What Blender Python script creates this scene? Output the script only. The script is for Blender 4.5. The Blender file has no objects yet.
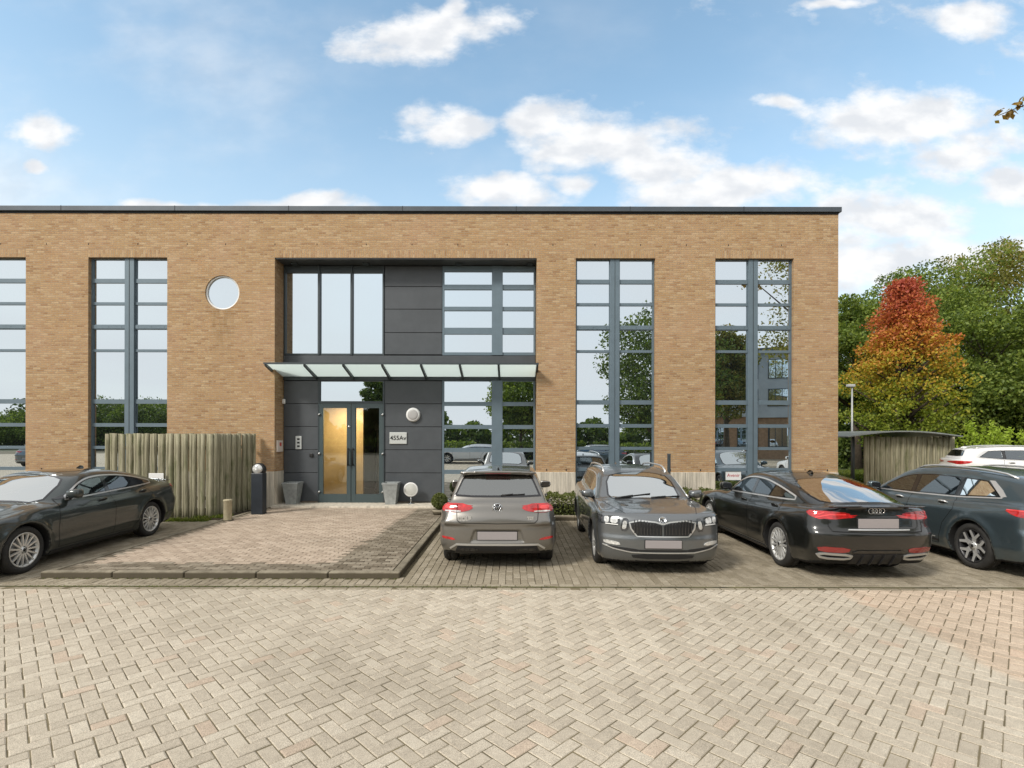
import bpy, bmesh, math, random
import numpy as np
from mathutils import Vector, Matrix
random.seed(7); rng = np.random.default_rng(7)
R = math.radians
SC = bpy.context.scene
# ------------------------------------------------------------------ camera, sky, sun, exposure
CAMH = 2.06
cam_d = bpy.data.cameras.new('camera'); cam = bpy.data.objects.new('camera', cam_d)
SC.collection.objects.link(cam); SC.camera = cam
cam_d.sensor_width = 36; cam_d.lens = 18.0; cam_d.shift_y = 51/1024
cam_d.clip_start = 0.05; cam_d.clip_end = 3000
cam.location = (0, 0, CAMH)
cam.rotation_euler = (R(90), R(-0.1), 0)
SC.view_settings.view_transform = 'Standard'; SC.view_settings.look = 'None'
SC.view_settings.gamma = 1; SC.view_settings.exposure = 0.77
try: SC.view_settings.use_curve_mapping = False
except Exception: pass
SC.render.resolution_x = 1024; SC.render.resolution_y = 768
SC.cycles.max_bounces = 8; SC.cycles.transparent_max_bounces = 12
SC.cycles.use_denoising = True
SC.cycles.caustics_reflective = False; SC.cycles.caustics_refractive = False

class NT:
    def __init__(s, tree):
        s.t = tree; s.N = tree.nodes; s.L = tree.links
    def n(s, typ, ins=None, **props):
        nd = s.N.new(typ)
        for k, v in props.items(): setattr(nd, k, v)
        if ins:
            for k, v in ins.items():
                if isinstance(v, bpy.types.NodeSocket): s.L.new(v, nd.inputs[k])
                else: nd.inputs[k].default_value = v
        return nd
    def m(s, op, a, b=None, c=None, clamp=False):
        ins = {0: a}
        if b is not None: ins[1] = b
        if c is not None: ins[2] = c
        return s.n('ShaderNodeMath', ins, operation=op, use_clamp=clamp).outputs[0]
    def v(s, op, a, b=None):
        ins = {0: a}
        if b is not None: ins[1] = b
        nd = s.n('ShaderNodeVectorMath', ins, operation=op)
        return nd.outputs['Value'] if op in ('LENGTH', 'DOT_PRODUCT') else nd.outputs[0]
    def mix(s, f, a, b, typ='MIX'):
        nd = s.n('ShaderNodeMix', data_type='RGBA', blend_type=typ)
        for i, val in ((0, f), (6, a), (7, b)):
            if isinstance(val, bpy.types.NodeSocket): s.L.new(val, nd.inputs[i])
            else: nd.inputs[i].default_value = val if i == 0 else (tuple(val)+(1,))[:4]
        return nd.outputs[2]
    def ramp(s, f, stops):
        nd = s.n('ShaderNodeValToRGB', {0: f}); cr = nd.color_ramp
        while len(cr.elements) < len(stops): cr.elements.new(0.5)
        for e, (p, c) in zip(cr.elements, stops):
            e.position = p; e.color = (tuple(c)+(1,))[:4]
        return nd.outputs[0]
    def noise(s, vec, scale, detail=3, rough=.5, **k):
        ins = {'Scale': scale, 'Detail': detail, 'Roughness': rough}
        if vec is not None: ins['Vector'] = vec
        return s.n('ShaderNodeTexNoise', ins, **k).outputs[0]
    def sm(s, x, a, b):
        return s.n('ShaderNodeMapRange', {0: x, 1: a, 2: b, 3: 0.0, 4: 1.0}, interpolation_type='SMOOTHSTEP').outputs[0]

SUN_DIR = Vector((-0.62, -0.60, 0.70)).normalized()
world = bpy.data.worlds.new('World'); SC.world = world; world.use_nodes = True
wt = NT(world.node_tree); wt.N.clear()
el = math.asin(SUN_DIR.z); az = math.atan2(SUN_DIR.x, SUN_DIR.y)
sky = wt.n('ShaderNodeTexSky', sky_type='NISHITA', sun_disc=False, sun_elevation=el, sun_rotation=az,
           altitude=50, air_density=1.0, dust_density=1.6, ozone_density=1.5)
tc = wt.n('ShaderNodeTexCoord').outputs['Generated']
sep = wt.n('ShaderNodeSeparateXYZ', {0: tc})
X, Y, Z = sep.outputs
Yp = wt.m('MAXIMUM', Y, 0.05)
U = wt.m('DIVIDE', X, Yp); V = wt.m('DIVIDE', Z, Yp)
UV = wt.n('ShaderNodeCombineXYZ', {0: U, 1: V}).outputs[0]
warp = wt.n('ShaderNodeTexNoise', {'Vector': UV, 'Scale': 5.0, 'Detail': 3.0}).outputs['Color']
UVw = wt.v('ADD', UV, wt.v('MULTIPLY', wt.v('SUBTRACT', warp, (.5, .5, .5)), (.13, .09, 0)))
blobs = [(425,34,86,26),(455,12,14,16),(45,128,38,20),(33,165,14,9),(446,122,46,20),(545,120,44,20),(600,140,105,32),(655,160,70,30),
         (725,188,110,26),(500,195,64,18),(775,98,30,8),(900,120,104,34),(960,150,74,28),(1008,186,46,22),(890,218,80,32),(950,250,110,26),
         (975,20,46,24),(300,203,70,10),(870,262,60,40),(570,180,26,12),(840,2,40,6),(180,204,60,7),(930,-105,340,88),(420,-190,260,90),(1200,0,170,110),(1100,120,60,40),(-80,90,60,40),(1150,230,90,40)]
acc = None
for (cx, cy, a, b) in blobs:
    p = wt.v('SUBTRACT', UVw, ((cx-512)/512, (435-cy)/512, 0))
    p = wt.v('MULTIPLY', p, (512/(a*1.30), 512/(b*1.25), 0))
    q = wt.m('SUBTRACT', 1.0, wt.v('LENGTH', p))
    acc = q if acc is None else wt.m('MAXIMUM', acc, q)
UVs = wt.v('MULTIPLY', UV, (1.0, 1.7, 1))
fb = wt.noise(UVs, 9.0, 8, .60)
dens = wt.m('ADD', acc, wt.m('MULTIPLY', wt.m('SUBTRACT', fb, .5), 1.9))
cl_front = wt.m('MULTIPLY', wt.sm(dens, -.03, .70), .97)
# thin veils
veil = wt.sm(wt.noise(wt.v('MULTIPLY', UV, (1.0, 1.6, 1)), 2.2, 6, .55), .42, .78)
leftw = wt.sm(U, .25, -1.0)
veil = wt.m('MULTIPLY', veil, wt.m('MULTIPLY_ADD', leftw, .40, .16))
cl_front = wt.m('MAXIMUM', cl_front, veil)
# the rest of the sky (behind and beside the viewer): mostly covered by pale broken cloud
dz = wt.m('ADD', wt.m('MAXIMUM', Z, 0.0), 0.12)
PL = wt.n('ShaderNodeCombineXYZ', {0: wt.m('DIVIDE', X, dz), 1: wt.m('DIVIDE', Y, dz)}).outputs[0]
bk = wt.sm(wt.noise(PL, 0.5, 3, .45), .30, .62)
bk = wt.m('MULTIPLY_ADD', bk, .22, .76)
fmask = wt.m('MULTIPLY', wt.sm(Y, .02, .30), wt.sm(V, 1.5, 1.0))
cl = wt.n('ShaderNodeMix', {0: fmask, 2: bk, 3: cl_front}, data_type='FLOAT').outputs[0]
hz = wt.m('MULTIPLY_ADD', wt.sm(Z, .60, .0), .84, .02)
# cloud brightness: whiter tops, faintly grey bellies
shade = wt.noise(wt.v('ADD', UVs, (0.0, .03, 0)), 11.0, 6, .5)
ccol = wt.mix(wt.m('MAXIMUM', wt.sm(shade, .35, .62), wt.m('SUBTRACT', 1.0, fmask)), (6.1, 6.3, 6.6), (7.8, 7.8, 7.8))
skc = wt.mix(1.0, sky.outputs[0], (2.32, 2.46, 2.10), 'MULTIPLY')
skc = wt.mix(hz, skc, (5.75, 6.45, 7.1))
fin = wt.mix(cl, skc, ccol)
bg = wt.n('ShaderNodeBackground', {0: fin, 1: 0.078})
wt.L.new(bg.outputs[0], wt.n('ShaderNodeOutputWorld').inputs[0])

sl = bpy.data.lights.new('sun', 'SUN'); sl.energy = 1.9; sl.angle = R(12); sl.color = (1, .95, .88)
sun = bpy.data.objects.new('sun', sl); SC.collection.objects.link(sun)
sun.rotation_euler = SUN_DIR.to_track_quat('Z', 'Y').to_euler()

# ------------------------------------------------------------------ helpers
def link(o):
    SC.collection.objects.link(o); return o
def tag(o, label=None, cat=None, group=None, kind=None):
    if label: o['label'] = label
    if cat: o['category'] = cat
    if group: o['group'] = group
    if kind: o['kind'] = kind
    return o
def empty(name, loc=(0,0,0), rz=0):
    o = bpy.data.objects.new(name, None); link(o); o.location = loc; o.rotation_euler = (0,0,rz)
    o.empty_display_size = .2
    return o
def mesh_obj(name, verts, faces, mats, mi=None, parent=None, smooth=False, attrs=None):
    me = bpy.data.meshes.new(name)
    me.from_pydata([tuple(map(float, v)) for v in verts] if not isinstance(verts, np.ndarray) else verts.tolist(), [], faces)
    if not isinstance(mats, (list, tuple)): mats = [mats]
    for m in mats: me.materials.append(m)
    if mi is not None: me.polygons.foreach_set('material_index', np.array(mi, dtype=np.int32))
    if smooth: me.polygons.foreach_set('use_smooth', np.ones(len(me.polygons), dtype=bool))
    if attrs:
        for k, a in attrs.items():
            at = me.attributes.new(k, 'FLOAT', 'POINT'); at.data.foreach_set('value', np.asarray(a, dtype=np.float32))
    me.update()
    o = bpy.data.objects.new(name, me); link(o)
    if parent is not None: o.parent = parent
    return o
class MB:
    """collects pieces of ONE part"""
    def __init__(s): s.v = []; s.f = []; s.m = []; s.sm = []
    def add(s, vs, fs, mi=0, smooth=False):
        b = len(s.v); s.v += [tuple(v) for v in vs]; s.f += [tuple(i+b for i in f) for f in fs]
        s.m += [mi]*len(fs); s.sm += [smooth]*len(fs)
    def box(s, x0, x1, y0, y1, z0, z1, mi=0, bev=0.0):
        if bev > 0:
            bm = bmesh.new(); bmesh.ops.create_cube(bm, size=1)
            for v in bm.verts: v.co = Vector(((x0+x1)/2+v.co.x*(x1-x0), (y0+y1)/2+v.co.y*(y1-y0), (z0+z1)/2+v.co.z*(z1-z0)))
            bmesh.ops.bevel(bm, geom=bm.edges[:], offset=bev, segments=2, affect='EDGES', profile=.5)
            s.bm(bm, mi); return
        vs = [(x,y,z) for x in (x0,x1) for y in (y0,y1) for z in (z0,z1)]
        s.add(vs, [(0,1,3,2),(4,6,7,5),(0,4,5,1),(2,3,7,6),(0,2,6,4),(1,5,7,3)], mi)
    def bm(s, bm, mi=0, smooth=False):
        bm.verts.ensure_lookup_table(); bm.verts.index_update()
        s.add([v.co.copy() for v in bm.verts], [[v.index for v in f.verts] for f in bm.faces], mi, smooth); bm.free()
    def tube(s, pts, r, seg=8, mi=0, smooth=True, cap=True):
        pts = [Vector(p) for p in pts]; rs = r if isinstance(r, (list, tuple)) else [r]*len(pts)
        rings = []
        up = Vector((0,0,1))
        for i, p in enumerate(pts):
            d = (pts[min(i+1, len(pts)-1)] - pts[max(i-1, 0)]).normalized()
            a = d.cross(up if abs(d.z) < .95 else Vector((1,0,0))).normalized(); b = a.cross(d)
            rings.append([p + (a*math.cos(2*math.pi*k/seg) + b*math.sin(2*math.pi*k/seg))*rs[i] for k in range(seg)])
        vs = [v for rg in rings for v in rg]; fs = []
        for i in range(len(pts)-1):
            for k in range(seg):
                fs.append((i*seg+k, i*seg+(k+1) % seg, (i+1)*seg+(k+1) % seg, (i+1)*seg+k))
        if cap: fs += [tuple(range(seg-1, -1, -1)), tuple((len(pts)-1)*seg+k for k in range(seg))]
        s.add(vs, fs, mi, smooth)
    def lathe(s, prof, seg=24, mi=0, M=None, smooth=True, closed=False):
        """prof: (radius, height) about z; M places it"""
        M = M or Matrix(); vs = []; n = len(prof); fs = []
        for k in range(seg):
            a = 2*math.pi*k/seg
            for (r, h) in prof: vs.append(M @ Vector((r*math.cos(a), r*math.sin(a), h)))
        for k in range(seg):
            for i in range(n if closed else n-1):
                j = (i+1) % n
                fs.append((k*n+i, ((k+1) % seg)*n+i, ((k+1) % seg)*n+j, k*n+j))
        s.add(vs, fs, mi, smooth)
    def prism(s, poly, y0, y1, mi=0, axis='y'):
        """poly in (a,b), extruded along axis"""
        n = len(poly)
        def P(p, t):
            return (p[0], t, p[1]) if axis == 'y' else ((t, p[0], p[1]) if axis == 'x' else (p[0], p[1], t))
        s.add([P(p, y0) for p in poly]+[P(p, y1) for p in poly],
              [tuple(range(n)), tuple(range(2*n-1, n-1, -1))]+[(i, i+n, (i+1) % n+n, (i+1) % n) for i in range(n)], mi)
    def build(s, name, mats, parent=None, fix=True):
        o = mesh_obj(name, s.v, s.f, mats, s.m, parent)
        o.data.polygons.foreach_set('use_smooth', np.array(s.sm, dtype=bool))
        if fix:
            bm = bmesh.new(); bm.from_mesh(o.data); bmesh.ops.recalc_face_normals(bm, faces=bm.faces[:]); bm.to_mesh(o.data); bm.free()
        return o
def PX(px, py, Yd):
    return ((px-512)/512*Yd, Yd, CAMH+(435-py)/512*Yd)

def mat(name, col, rough=.5, metal=0, coat=0, spec=.5, noise=None, bump=None, emit=None, coatr=.03):
    m = bpy.data.materials.new(name); m.use_nodes = True
    nt = NT(m.node_tree); b = nt.N['Principled BSDF']
    b.inputs['Base Color'].default_value = (*col, 1); b.inputs['Roughness'].default_value = rough
    b.inputs['Metallic'].default_value = metal; b.inputs['Coat Weight'].default_value = coat
    b.inputs['Coat Roughness'].default_value = coatr
    b.inputs['Specular IOR Level'].default_value = spec
    if emit: b.inputs['Emission Color'].default_value = (*emit[0], 1); b.inputs['Emission Strength'].default_value = emit[1]
    oc = nt.n('ShaderNodeTexCoord').outputs['Object']
    if noise:   # (scale, amount, detail)
        f = nt.noise(oc, noise[0], noise[2] if len(noise) > 2 else 4, .6)
        c2 = tuple(c*(1-noise[1]) for c in col); c3 = tuple(min(1, c*(1+noise[1])) for c in col)
        nt.L.new(nt.ramp(f, [(.3, c2), (.7, c3)]), b.inputs['Base Color'])
    if bump:
        f = nt.noise(oc, bump[0], 4, .6)
        nt.L.new(nt.n('ShaderNodeBump', {'Height': f, 'Strength': bump[1], 'Distance': bump[2]}).outputs[0], b.inputs['Normal'])
    return m

# ------------------------------------------------------------------ materials
def brick_mat(name, soldier=False):
    m = bpy.data.materials.new(name); m.use_nodes = True
    nt = NT(m.node_tree); b = nt.N['Principled BSDF']
    oc = nt.n('ShaderNodeTexCoord').outputs['Object']
    s = nt.n('ShaderNodeSeparateXYZ', {0: oc}); x, y, z = s.outputs
    u = nt.m('ADD', x, y)
    vec = nt.n('ShaderNodeCombineXYZ', {0: z, 1: u} if soldier else {0: u, 1: z}).outputs[0]
    br = nt.n('ShaderNodeTexBrick', {'Vector': vec, 'Color1': (0,0,0,1), 'Color2': (1,1,1,1), 'Mortar': (0,0,0,1), 'Scale': 1.0,
              'Mortar Size': .0075, 'Mortar Smooth': .35, 'Bias': 0.0, 'Brick Width': .20, 'Row Height': .0580}, offset=.5)
    rnd = nt.m('MULTIPLY', br.outputs[0], 1.0)
    col = nt.ramp(rnd, [(0.0, (.29,.168,.080)), (.2, (.37,.230,.112)), (.5, (.40,.257,.128)), (.75, (.415,.272,.138)), (1.0, (.48,.345,.20))])
    big = nt.noise(oc, .55, 5, .62)
    col = nt.mix(nt.m('MULTIPLY', nt.sm(big, .42, .72), .45), col, (.47,.295,.185))
    big2 = nt.noise(nt.v('ADD', oc, (7.0, 3.0, 1.0)), 1.6, 5, .7)
    col = nt.mix(nt.m('MULTIPLY', nt.sm(big2, .5, .8), .5), col, (.44,.245,.105))
    mott = nt.noise(nt.v('MULTIPLY', oc, (7, 7, 16)), 1.0, 3, .7)
    col = nt.mix(nt.m('MULTIPLY', nt.sm(mott, .50, .66), .5), col, (.355,.205,.125))
    mot2 = nt.noise(nt.v('MULTIPLY', nt.v('ADD', oc, (5, 2, 8)), (8, 8, 18)), 1.0, 2, .7)
    col = nt.mix(nt.m('MULTIPLY', nt.sm(mot2, .55, .68), .5), col, (.52,.41,.245))
    fine = nt.noise(oc, 38.0, 3, .7)
    col = nt.mix(.50, col, nt.ramp(fine, [(.3, (.30,.30,.30)), (.7, (.72,.72,.72))]), 'OVERLAY')
    # efflorescence specks near the top
    ef = nt.m('MULTIPLY', nt.sm(nt.noise(nt.v('MULTIPLY', oc, (4.6, 4.6, 15)), 1.0, 3, .6), .66, .74), nt.sm(nt.noise(oc, .8, 3), .56, .68))
    col = nt.mix(nt.m('MULTIPLY', ef, .55), col, (.78,.70,.60))
    # rain streak under the round window
    dx = nt.m('ABSOLUTE', nt.m('SUBTRACT', x, ROUNDX))
    st = nt.m('MULTIPLY', nt.sm(dx, .42, .12), nt.m('MULTIPLY', nt.sm(z, 3.9, 5.2), nt.sm(z, 5.62, 5.5)))
    st = nt.m('MULTIPLY', st, nt.sm(nt.noise(nt.v('MULTIPLY', oc, (9, 1, 2.0)), 1.0, 4), .35, .65))
    col = nt.mix(nt.m('MULTIPLY', st, .60), col, (.22,.13,.05))
    mo = nt.mix(nt.m('MULTIPLY', br.outputs[1], .75), col, (.36,.295,.215))
    nt.L.new(mo, b.inputs['Base Color']); b.inputs['Roughness'].default_value = .9; b.inputs['Specular IOR Level'].default_value = .25
    h = nt.m('SUBTRACT', nt.m('MULTIPLY', fine, .4), br.outputs[1])
    nt.L.new(nt.n('ShaderNodeBump', {'Height': h, 'Strength': .6, 'Distance': .006}).outputs[0], b.inputs['Normal'])
    return m
ROUNDX = (222-512)/512*14.0; ROUNDZ = CAMH+(435-293)/512*14.0; ROUNDR = 17.2/512*14.0
M = {}
M['brick'] = brick_mat('yellow_brick'); M['soldier'] = brick_mat('soldier_course_brick', True)
def concrete_mat(name, c, streak=True):
    m = bpy.data.materials.new(name); m.use_nodes = True
    nt = NT(m.node_tree); b = nt.N['Principled BSDF']
    oc = nt.n('ShaderNodeTexCoord').outputs['Object']
    a = nt.noise(nt.v('MULTIPLY', oc, (7, 7, .7)) if streak else oc, 1.6, 6, .6)
    col = nt.ramp(a, [(.3, tuple(v*.62 for v in c)), (.55, c), (.75, tuple(min(1, v*1.16) for v in c))])
    f = nt.noise(oc, 60, 3, .6)
    col = nt.mix(.25, col, nt.ramp(f, [(.3, (.3,.3,.3)), (.7, (.7,.7,.7))]), 'OVERLAY')
    nt.L.new(col, b.inputs['Base Color']); b.inputs['Roughness'].default_value = .85
    nt.L.new(nt.n('ShaderNodeBump', {'Height': f, 'Strength': .3, 'Distance': .004}).outputs[0], b.inputs['Normal'])
    return m
M['plinth'] = concrete_mat('ribbed_concrete', (.60,.54,.44))
M['kerb'] = concrete_mat('kerb_concrete', (.27,.235,.17), False)
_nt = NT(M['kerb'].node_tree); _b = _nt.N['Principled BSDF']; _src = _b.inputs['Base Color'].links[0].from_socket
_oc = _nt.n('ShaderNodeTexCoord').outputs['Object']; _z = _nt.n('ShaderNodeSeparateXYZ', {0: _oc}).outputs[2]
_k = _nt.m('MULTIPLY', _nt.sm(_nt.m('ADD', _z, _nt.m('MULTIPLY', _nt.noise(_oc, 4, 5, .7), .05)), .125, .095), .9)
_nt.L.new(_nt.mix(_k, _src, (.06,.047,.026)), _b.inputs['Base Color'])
M['clad'] = mat('anthracite_panel', (.066,.073,.080), .42, noise=(3, .10))
M['joint'] = mat('panel_joint', (.012,.014,.016), .8)
M['frame'] = mat('blue_grey_aluminium', (.135,.182,.215), .42, .2, noise=(4, .06))
M['dframe'] = mat('dark_frame', (.045,.058,.064), .45, .1)
M['coping'] = mat('coping_metal', (.072,.085,.098), .45, .3, noise=(2, .15))
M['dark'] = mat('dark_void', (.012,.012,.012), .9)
M['white'] = mat('white_enamel', (.72,.72,.70), .4)
M['steel'] = mat('brushed_steel', (.55,.56,.56), .32, .9)
M['chrome'] = mat('chrome_trim', (.62,.63,.64), .16, 1.0)
M['galv'] = mat('zinc_planter', (.33,.35,.345), .5, .35, noise=(9, .22))
M['roofing'] = mat('grey_roof_felt', (.10,.10,.10), .9)
def glass_mat(name, refl, body, transp=0.0, tint=(1,1,1), wob=.0015, gcol=(.84,.92,.98), inner=None):
    """pane: mirror-like reflection over a dark interior, or over what stands behind it"""
    m = bpy.data.materials.new(name); m.use_nodes = True
    nt = NT(m.node_tree); nt.N.remove(nt.N['Principled BSDF'])
    out = nt.N['Material Output']
    oc = nt.n('ShaderNodeTexCoord').outputs['Object']
    gl = nt.n('ShaderNodeBsdfGlossy', {'Color': (*gcol, 1), 'Roughness': 0.0}).outputs[0]
    df = nt.n('ShaderNodeBsdfDiffuse', {'Color': (*body, 1)}).outputs[0]
    if transp > 0:
        tr = nt.n('ShaderNodeBsdfTransparent', {'Color': (*tint, 1)}).outputs[0]
        df = nt.n('ShaderNodeMixShader', {0: transp, 1: df, 2: tr}).outputs[0]
    lw = nt.n('ShaderNodeLayerWeight', {'Blend': .35}).outputs['Fresnel']
    fac = nt.m('MAXIMUM', nt.m('MULTIPLY_ADD', lw, 1-refl, refl), refl, clamp=True)
    mx = nt.n('ShaderNodeMixShader', {0: fac, 1: df, 2: gl}).outputs[0]
    nt.L.new(mx, out.inputs[0])
    return m
M['glass'] = glass_mat('office_glass', .74, (.02,.025,.025))
M['doorglass'] = glass_mat('door_glass', .05, (.02,.02,.02), .97, (.93,.95,.92))
M['frost'] = mat('frosted_glass', (.62,.74,.71), .25, 0, .3)
_nt = NT(M['frost'].node_tree); _b = _nt.N['Principled BSDF']
_t = _nt.n('ShaderNodeBsdfTranslucent', {'Color': (.93,1,.98,1)}).outputs[0]
_nt.L.new(_nt.n('ShaderNodeMixShader', {0: .88, 1: _b.outputs[0], 2: _t}).outputs[0], _nt.N['Material Output'].inputs[0])
# ------------------------------------------------------------------ office building
FY = 14.0          # facade plane
WY = 14.12         # window plane
EY = 14.56         # entrance recess plane
def fx(px, Yd=FY): return (px-512)/512*Yd
def fz(py, Yd=FY): return CAMH+(435-py)/512*Yd
bld = empty('office_building', (0, FY, 0))
tag(bld, 'two-storey yellow brick office building with tall grid windows and dark entrance bay', 'building')
def bpart(mb, name, mats, parent=bld, fix=True):
    # meshes are written in world coordinates; shift them to the building's base
    mb.v = [(v[0], v[1]-FY, v[2]) for v in mb.v]
    o = mb.build(name, mats, parent if parent is not None else None, fix)
    return o
LX, RX, TOPZ, WT = -19.5, fx(838), 8.20, 6.90
wins = [(fx(-193), fx(-114)), (fx(-53), fx(25.5)), (fx(88), fx(167)), (fx(575.5), fx(655)), (fx(715), fx(793.5))]
REC = (fx(274.5), fx(536.5)); RECZ = fz(258.5)
PZ = 1.05
w = MB()
def quad(a, b, c, d, mi=0): w.add([a, b, c, d], [(0, 1, 2, 3)], mi)
ops = sorted([(a, b, 'w') for a, b in wins]+[(REC[0], REC[1], 'r')])
xs = [LX]
for a, b, _ in ops: xs += [a, b]
xs += [RX]
BAND = WT+.215
# piers
for i in range(0, len(xs), 2):
    a, b = xs[i], xs[i+1]
    if a < ROUNDX < b:
        cx, cz, h = ROUNDX, ROUNDZ, .62
        quad((a, FY, PZ), (cx-h, FY, PZ), (cx-h, FY, WT), (a, FY, WT)); quad((cx+h, FY, PZ), (b, FY, PZ), (b, FY, WT), (cx+h, FY, WT))
        quad((cx-h, FY, PZ), (cx+h, FY, PZ), (cx+h, FY, cz-h), (cx-h, FY, cz-h)); quad((cx-h, FY, cz+h), (cx+h, FY, cz+h), (cx+h, FY, WT), (cx-h, FY, WT))
        N = 48; ci = []; so = []
        for k in range(N):
            t = 2*math.pi*(k+.5-.5)/N; c, s_ = math.cos(t), math.sin(t); q = h/max(abs(c), abs(s_))
            ci.append((cx+ROUNDR*c, FY, cz+ROUNDR*s_)); so.append((cx+q*c, FY, cz+q*s_))
        for k in range(N):
            j = (k+1) % N
            quad(ci[k], so[k], so[j], ci[j])
            quad(ci[k], ci[j], (ci[j][0], FY+.14, ci[j][2]), (ci[k][0], FY+.14, ci[k][2]))
    else: quad((a, FY, PZ), (b, FY, PZ), (b, FY, WT), (a, FY, WT))
    quad((a, FY, WT), (b, FY, WT), (b, FY, BAND), (a, FY, BAND))
for a, b, t in ops:
    quad((a, FY, WT), (b, FY, WT), (b, FY, BAND), (a, FY, BAND), 1)
    d = WY+.16 if t == 'w' else EY+.1
    quad((a, FY, WT), (b, FY, WT), (b, d, WT), (a, d, WT), 0)
    for xx in (a, b): quad((xx, FY, PZ), (xx, d, PZ), (xx, d, WT), (xx, FY, WT))
quad((LX, FY, BAND), (RX, FY, BAND), (RX, FY, TOPZ), (LX, FY, TOPZ))
BY = FY+12
quad((RX, FY, 0), (RX, BY, 0), (RX, BY, TOPZ), (RX, FY, TOPZ)); quad((LX, FY, 0), (LX, BY, 0), (LX, BY, TOPZ), (LX, FY, TOPZ))
quad((LX, BY, 0), (RX, BY, 0), (RX, BY, TOPZ), (LX, BY, TOPZ))
for k in range(int((RX-LX)/1.25)):   # open perpends
    x = LX+.5+k*1.25+random.choice((0, .1, -.1)); w.box(x, x+.018, FY-.003, FY+.01, 7.24, 7.285, 2)
for i in range(0, len(xs), 2):
    a, b = xs[i], xs[i+1]; n = max(2, int((b-a)/.62))
    for k in range(n):
        x = a+(b-a)*(k+.5)/n; w.box(x, x+.028, FY-.004, FY+.01, PZ+.03, PZ+.085, 2)
bpart(w, 'wall', [M['brick'], M['soldier'], M['joint']], fix=False)
# plinth: one block wall under each pier
for i in range(0, len(xs), 2):
    w = MB(); a, b = xs[i], xs[i+1]
    n = max(1, int(round((b-a)/.83)))
    w.box(a, b, FY-.03, FY+.10, 0, PZ, 0, .008)
    for k in range(1, n):
        x0 = a+(b-a)*k/n; w.box(x0-.005, x0+.005, FY-.032, FY-.024, .0, PZ-.01, 1)
    m_ = int((b-a)/.125)
    for q in range(1, m_):
        xq = a+(b-a)*q/m_; w.box(xq-.003, xq+.003, FY-.0315, FY-.026, .02, PZ-.02, 2)
    d0, d1 = (FY+.1, FY+.30); ea = EY+.05 if abs(a-REC[1]) < .01 else d1; eb = EY+.05 if abs(b-REC[0]) < .01 else d1
    w.box(a-.012 if ea > d1 else a+.002, a+.05, d0-.02, ea, 0, PZ-.004); w.box(b-.05, b+.012 if eb > d1 else b-.002, d0-.02, eb, 0, PZ-.004)
    bpart(w, 'plinth', [M['plinth'], M['joint'], M['kerb']])
# roof + coping
w = MB(); w.box(LX+.1, RX-.1, FY+.1, BY-.1, TOPZ-.5, TOPZ-.2); bpart(w, 'roof', M['roofing'])
w = MB()
w.box(LX, RX+.06, FY-.06, FY+.32, TOPZ-.045, TOPZ+.09, 0, .008)
w.box(RX-.3, RX+.06, FY+.33, BY+.06, TOPZ-.045, TOPZ+.09, 0, .008)
w.box(LX-.06, LX+.3, FY+.33, BY+.06, TOPZ-.045, TOPZ+.09, 0, .008)
w.box(LX+.31, RX-.31, BY-.3, BY+.06, TOPZ-.045, TOPZ+.09, 0, .008)
for k in range(9):
    x = LX+1+k*3.1; w.box(x, x+.012, FY-.064, FY-.05, TOPZ-.045, TOPZ+.094, 1)
w.box(LX, RX, FY-.012, FY-.0, TOPZ-.10, TOPZ-.046, 1)
bpart(w, 'roof_coping', [M['coping'], M['joint']])
# interior core behind the panes so nothing shines through
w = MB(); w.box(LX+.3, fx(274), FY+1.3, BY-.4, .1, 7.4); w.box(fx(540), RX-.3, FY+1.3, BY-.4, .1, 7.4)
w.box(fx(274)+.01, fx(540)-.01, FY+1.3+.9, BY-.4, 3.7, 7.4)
bpart(w, 'inner_core', M['dark'])

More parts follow.
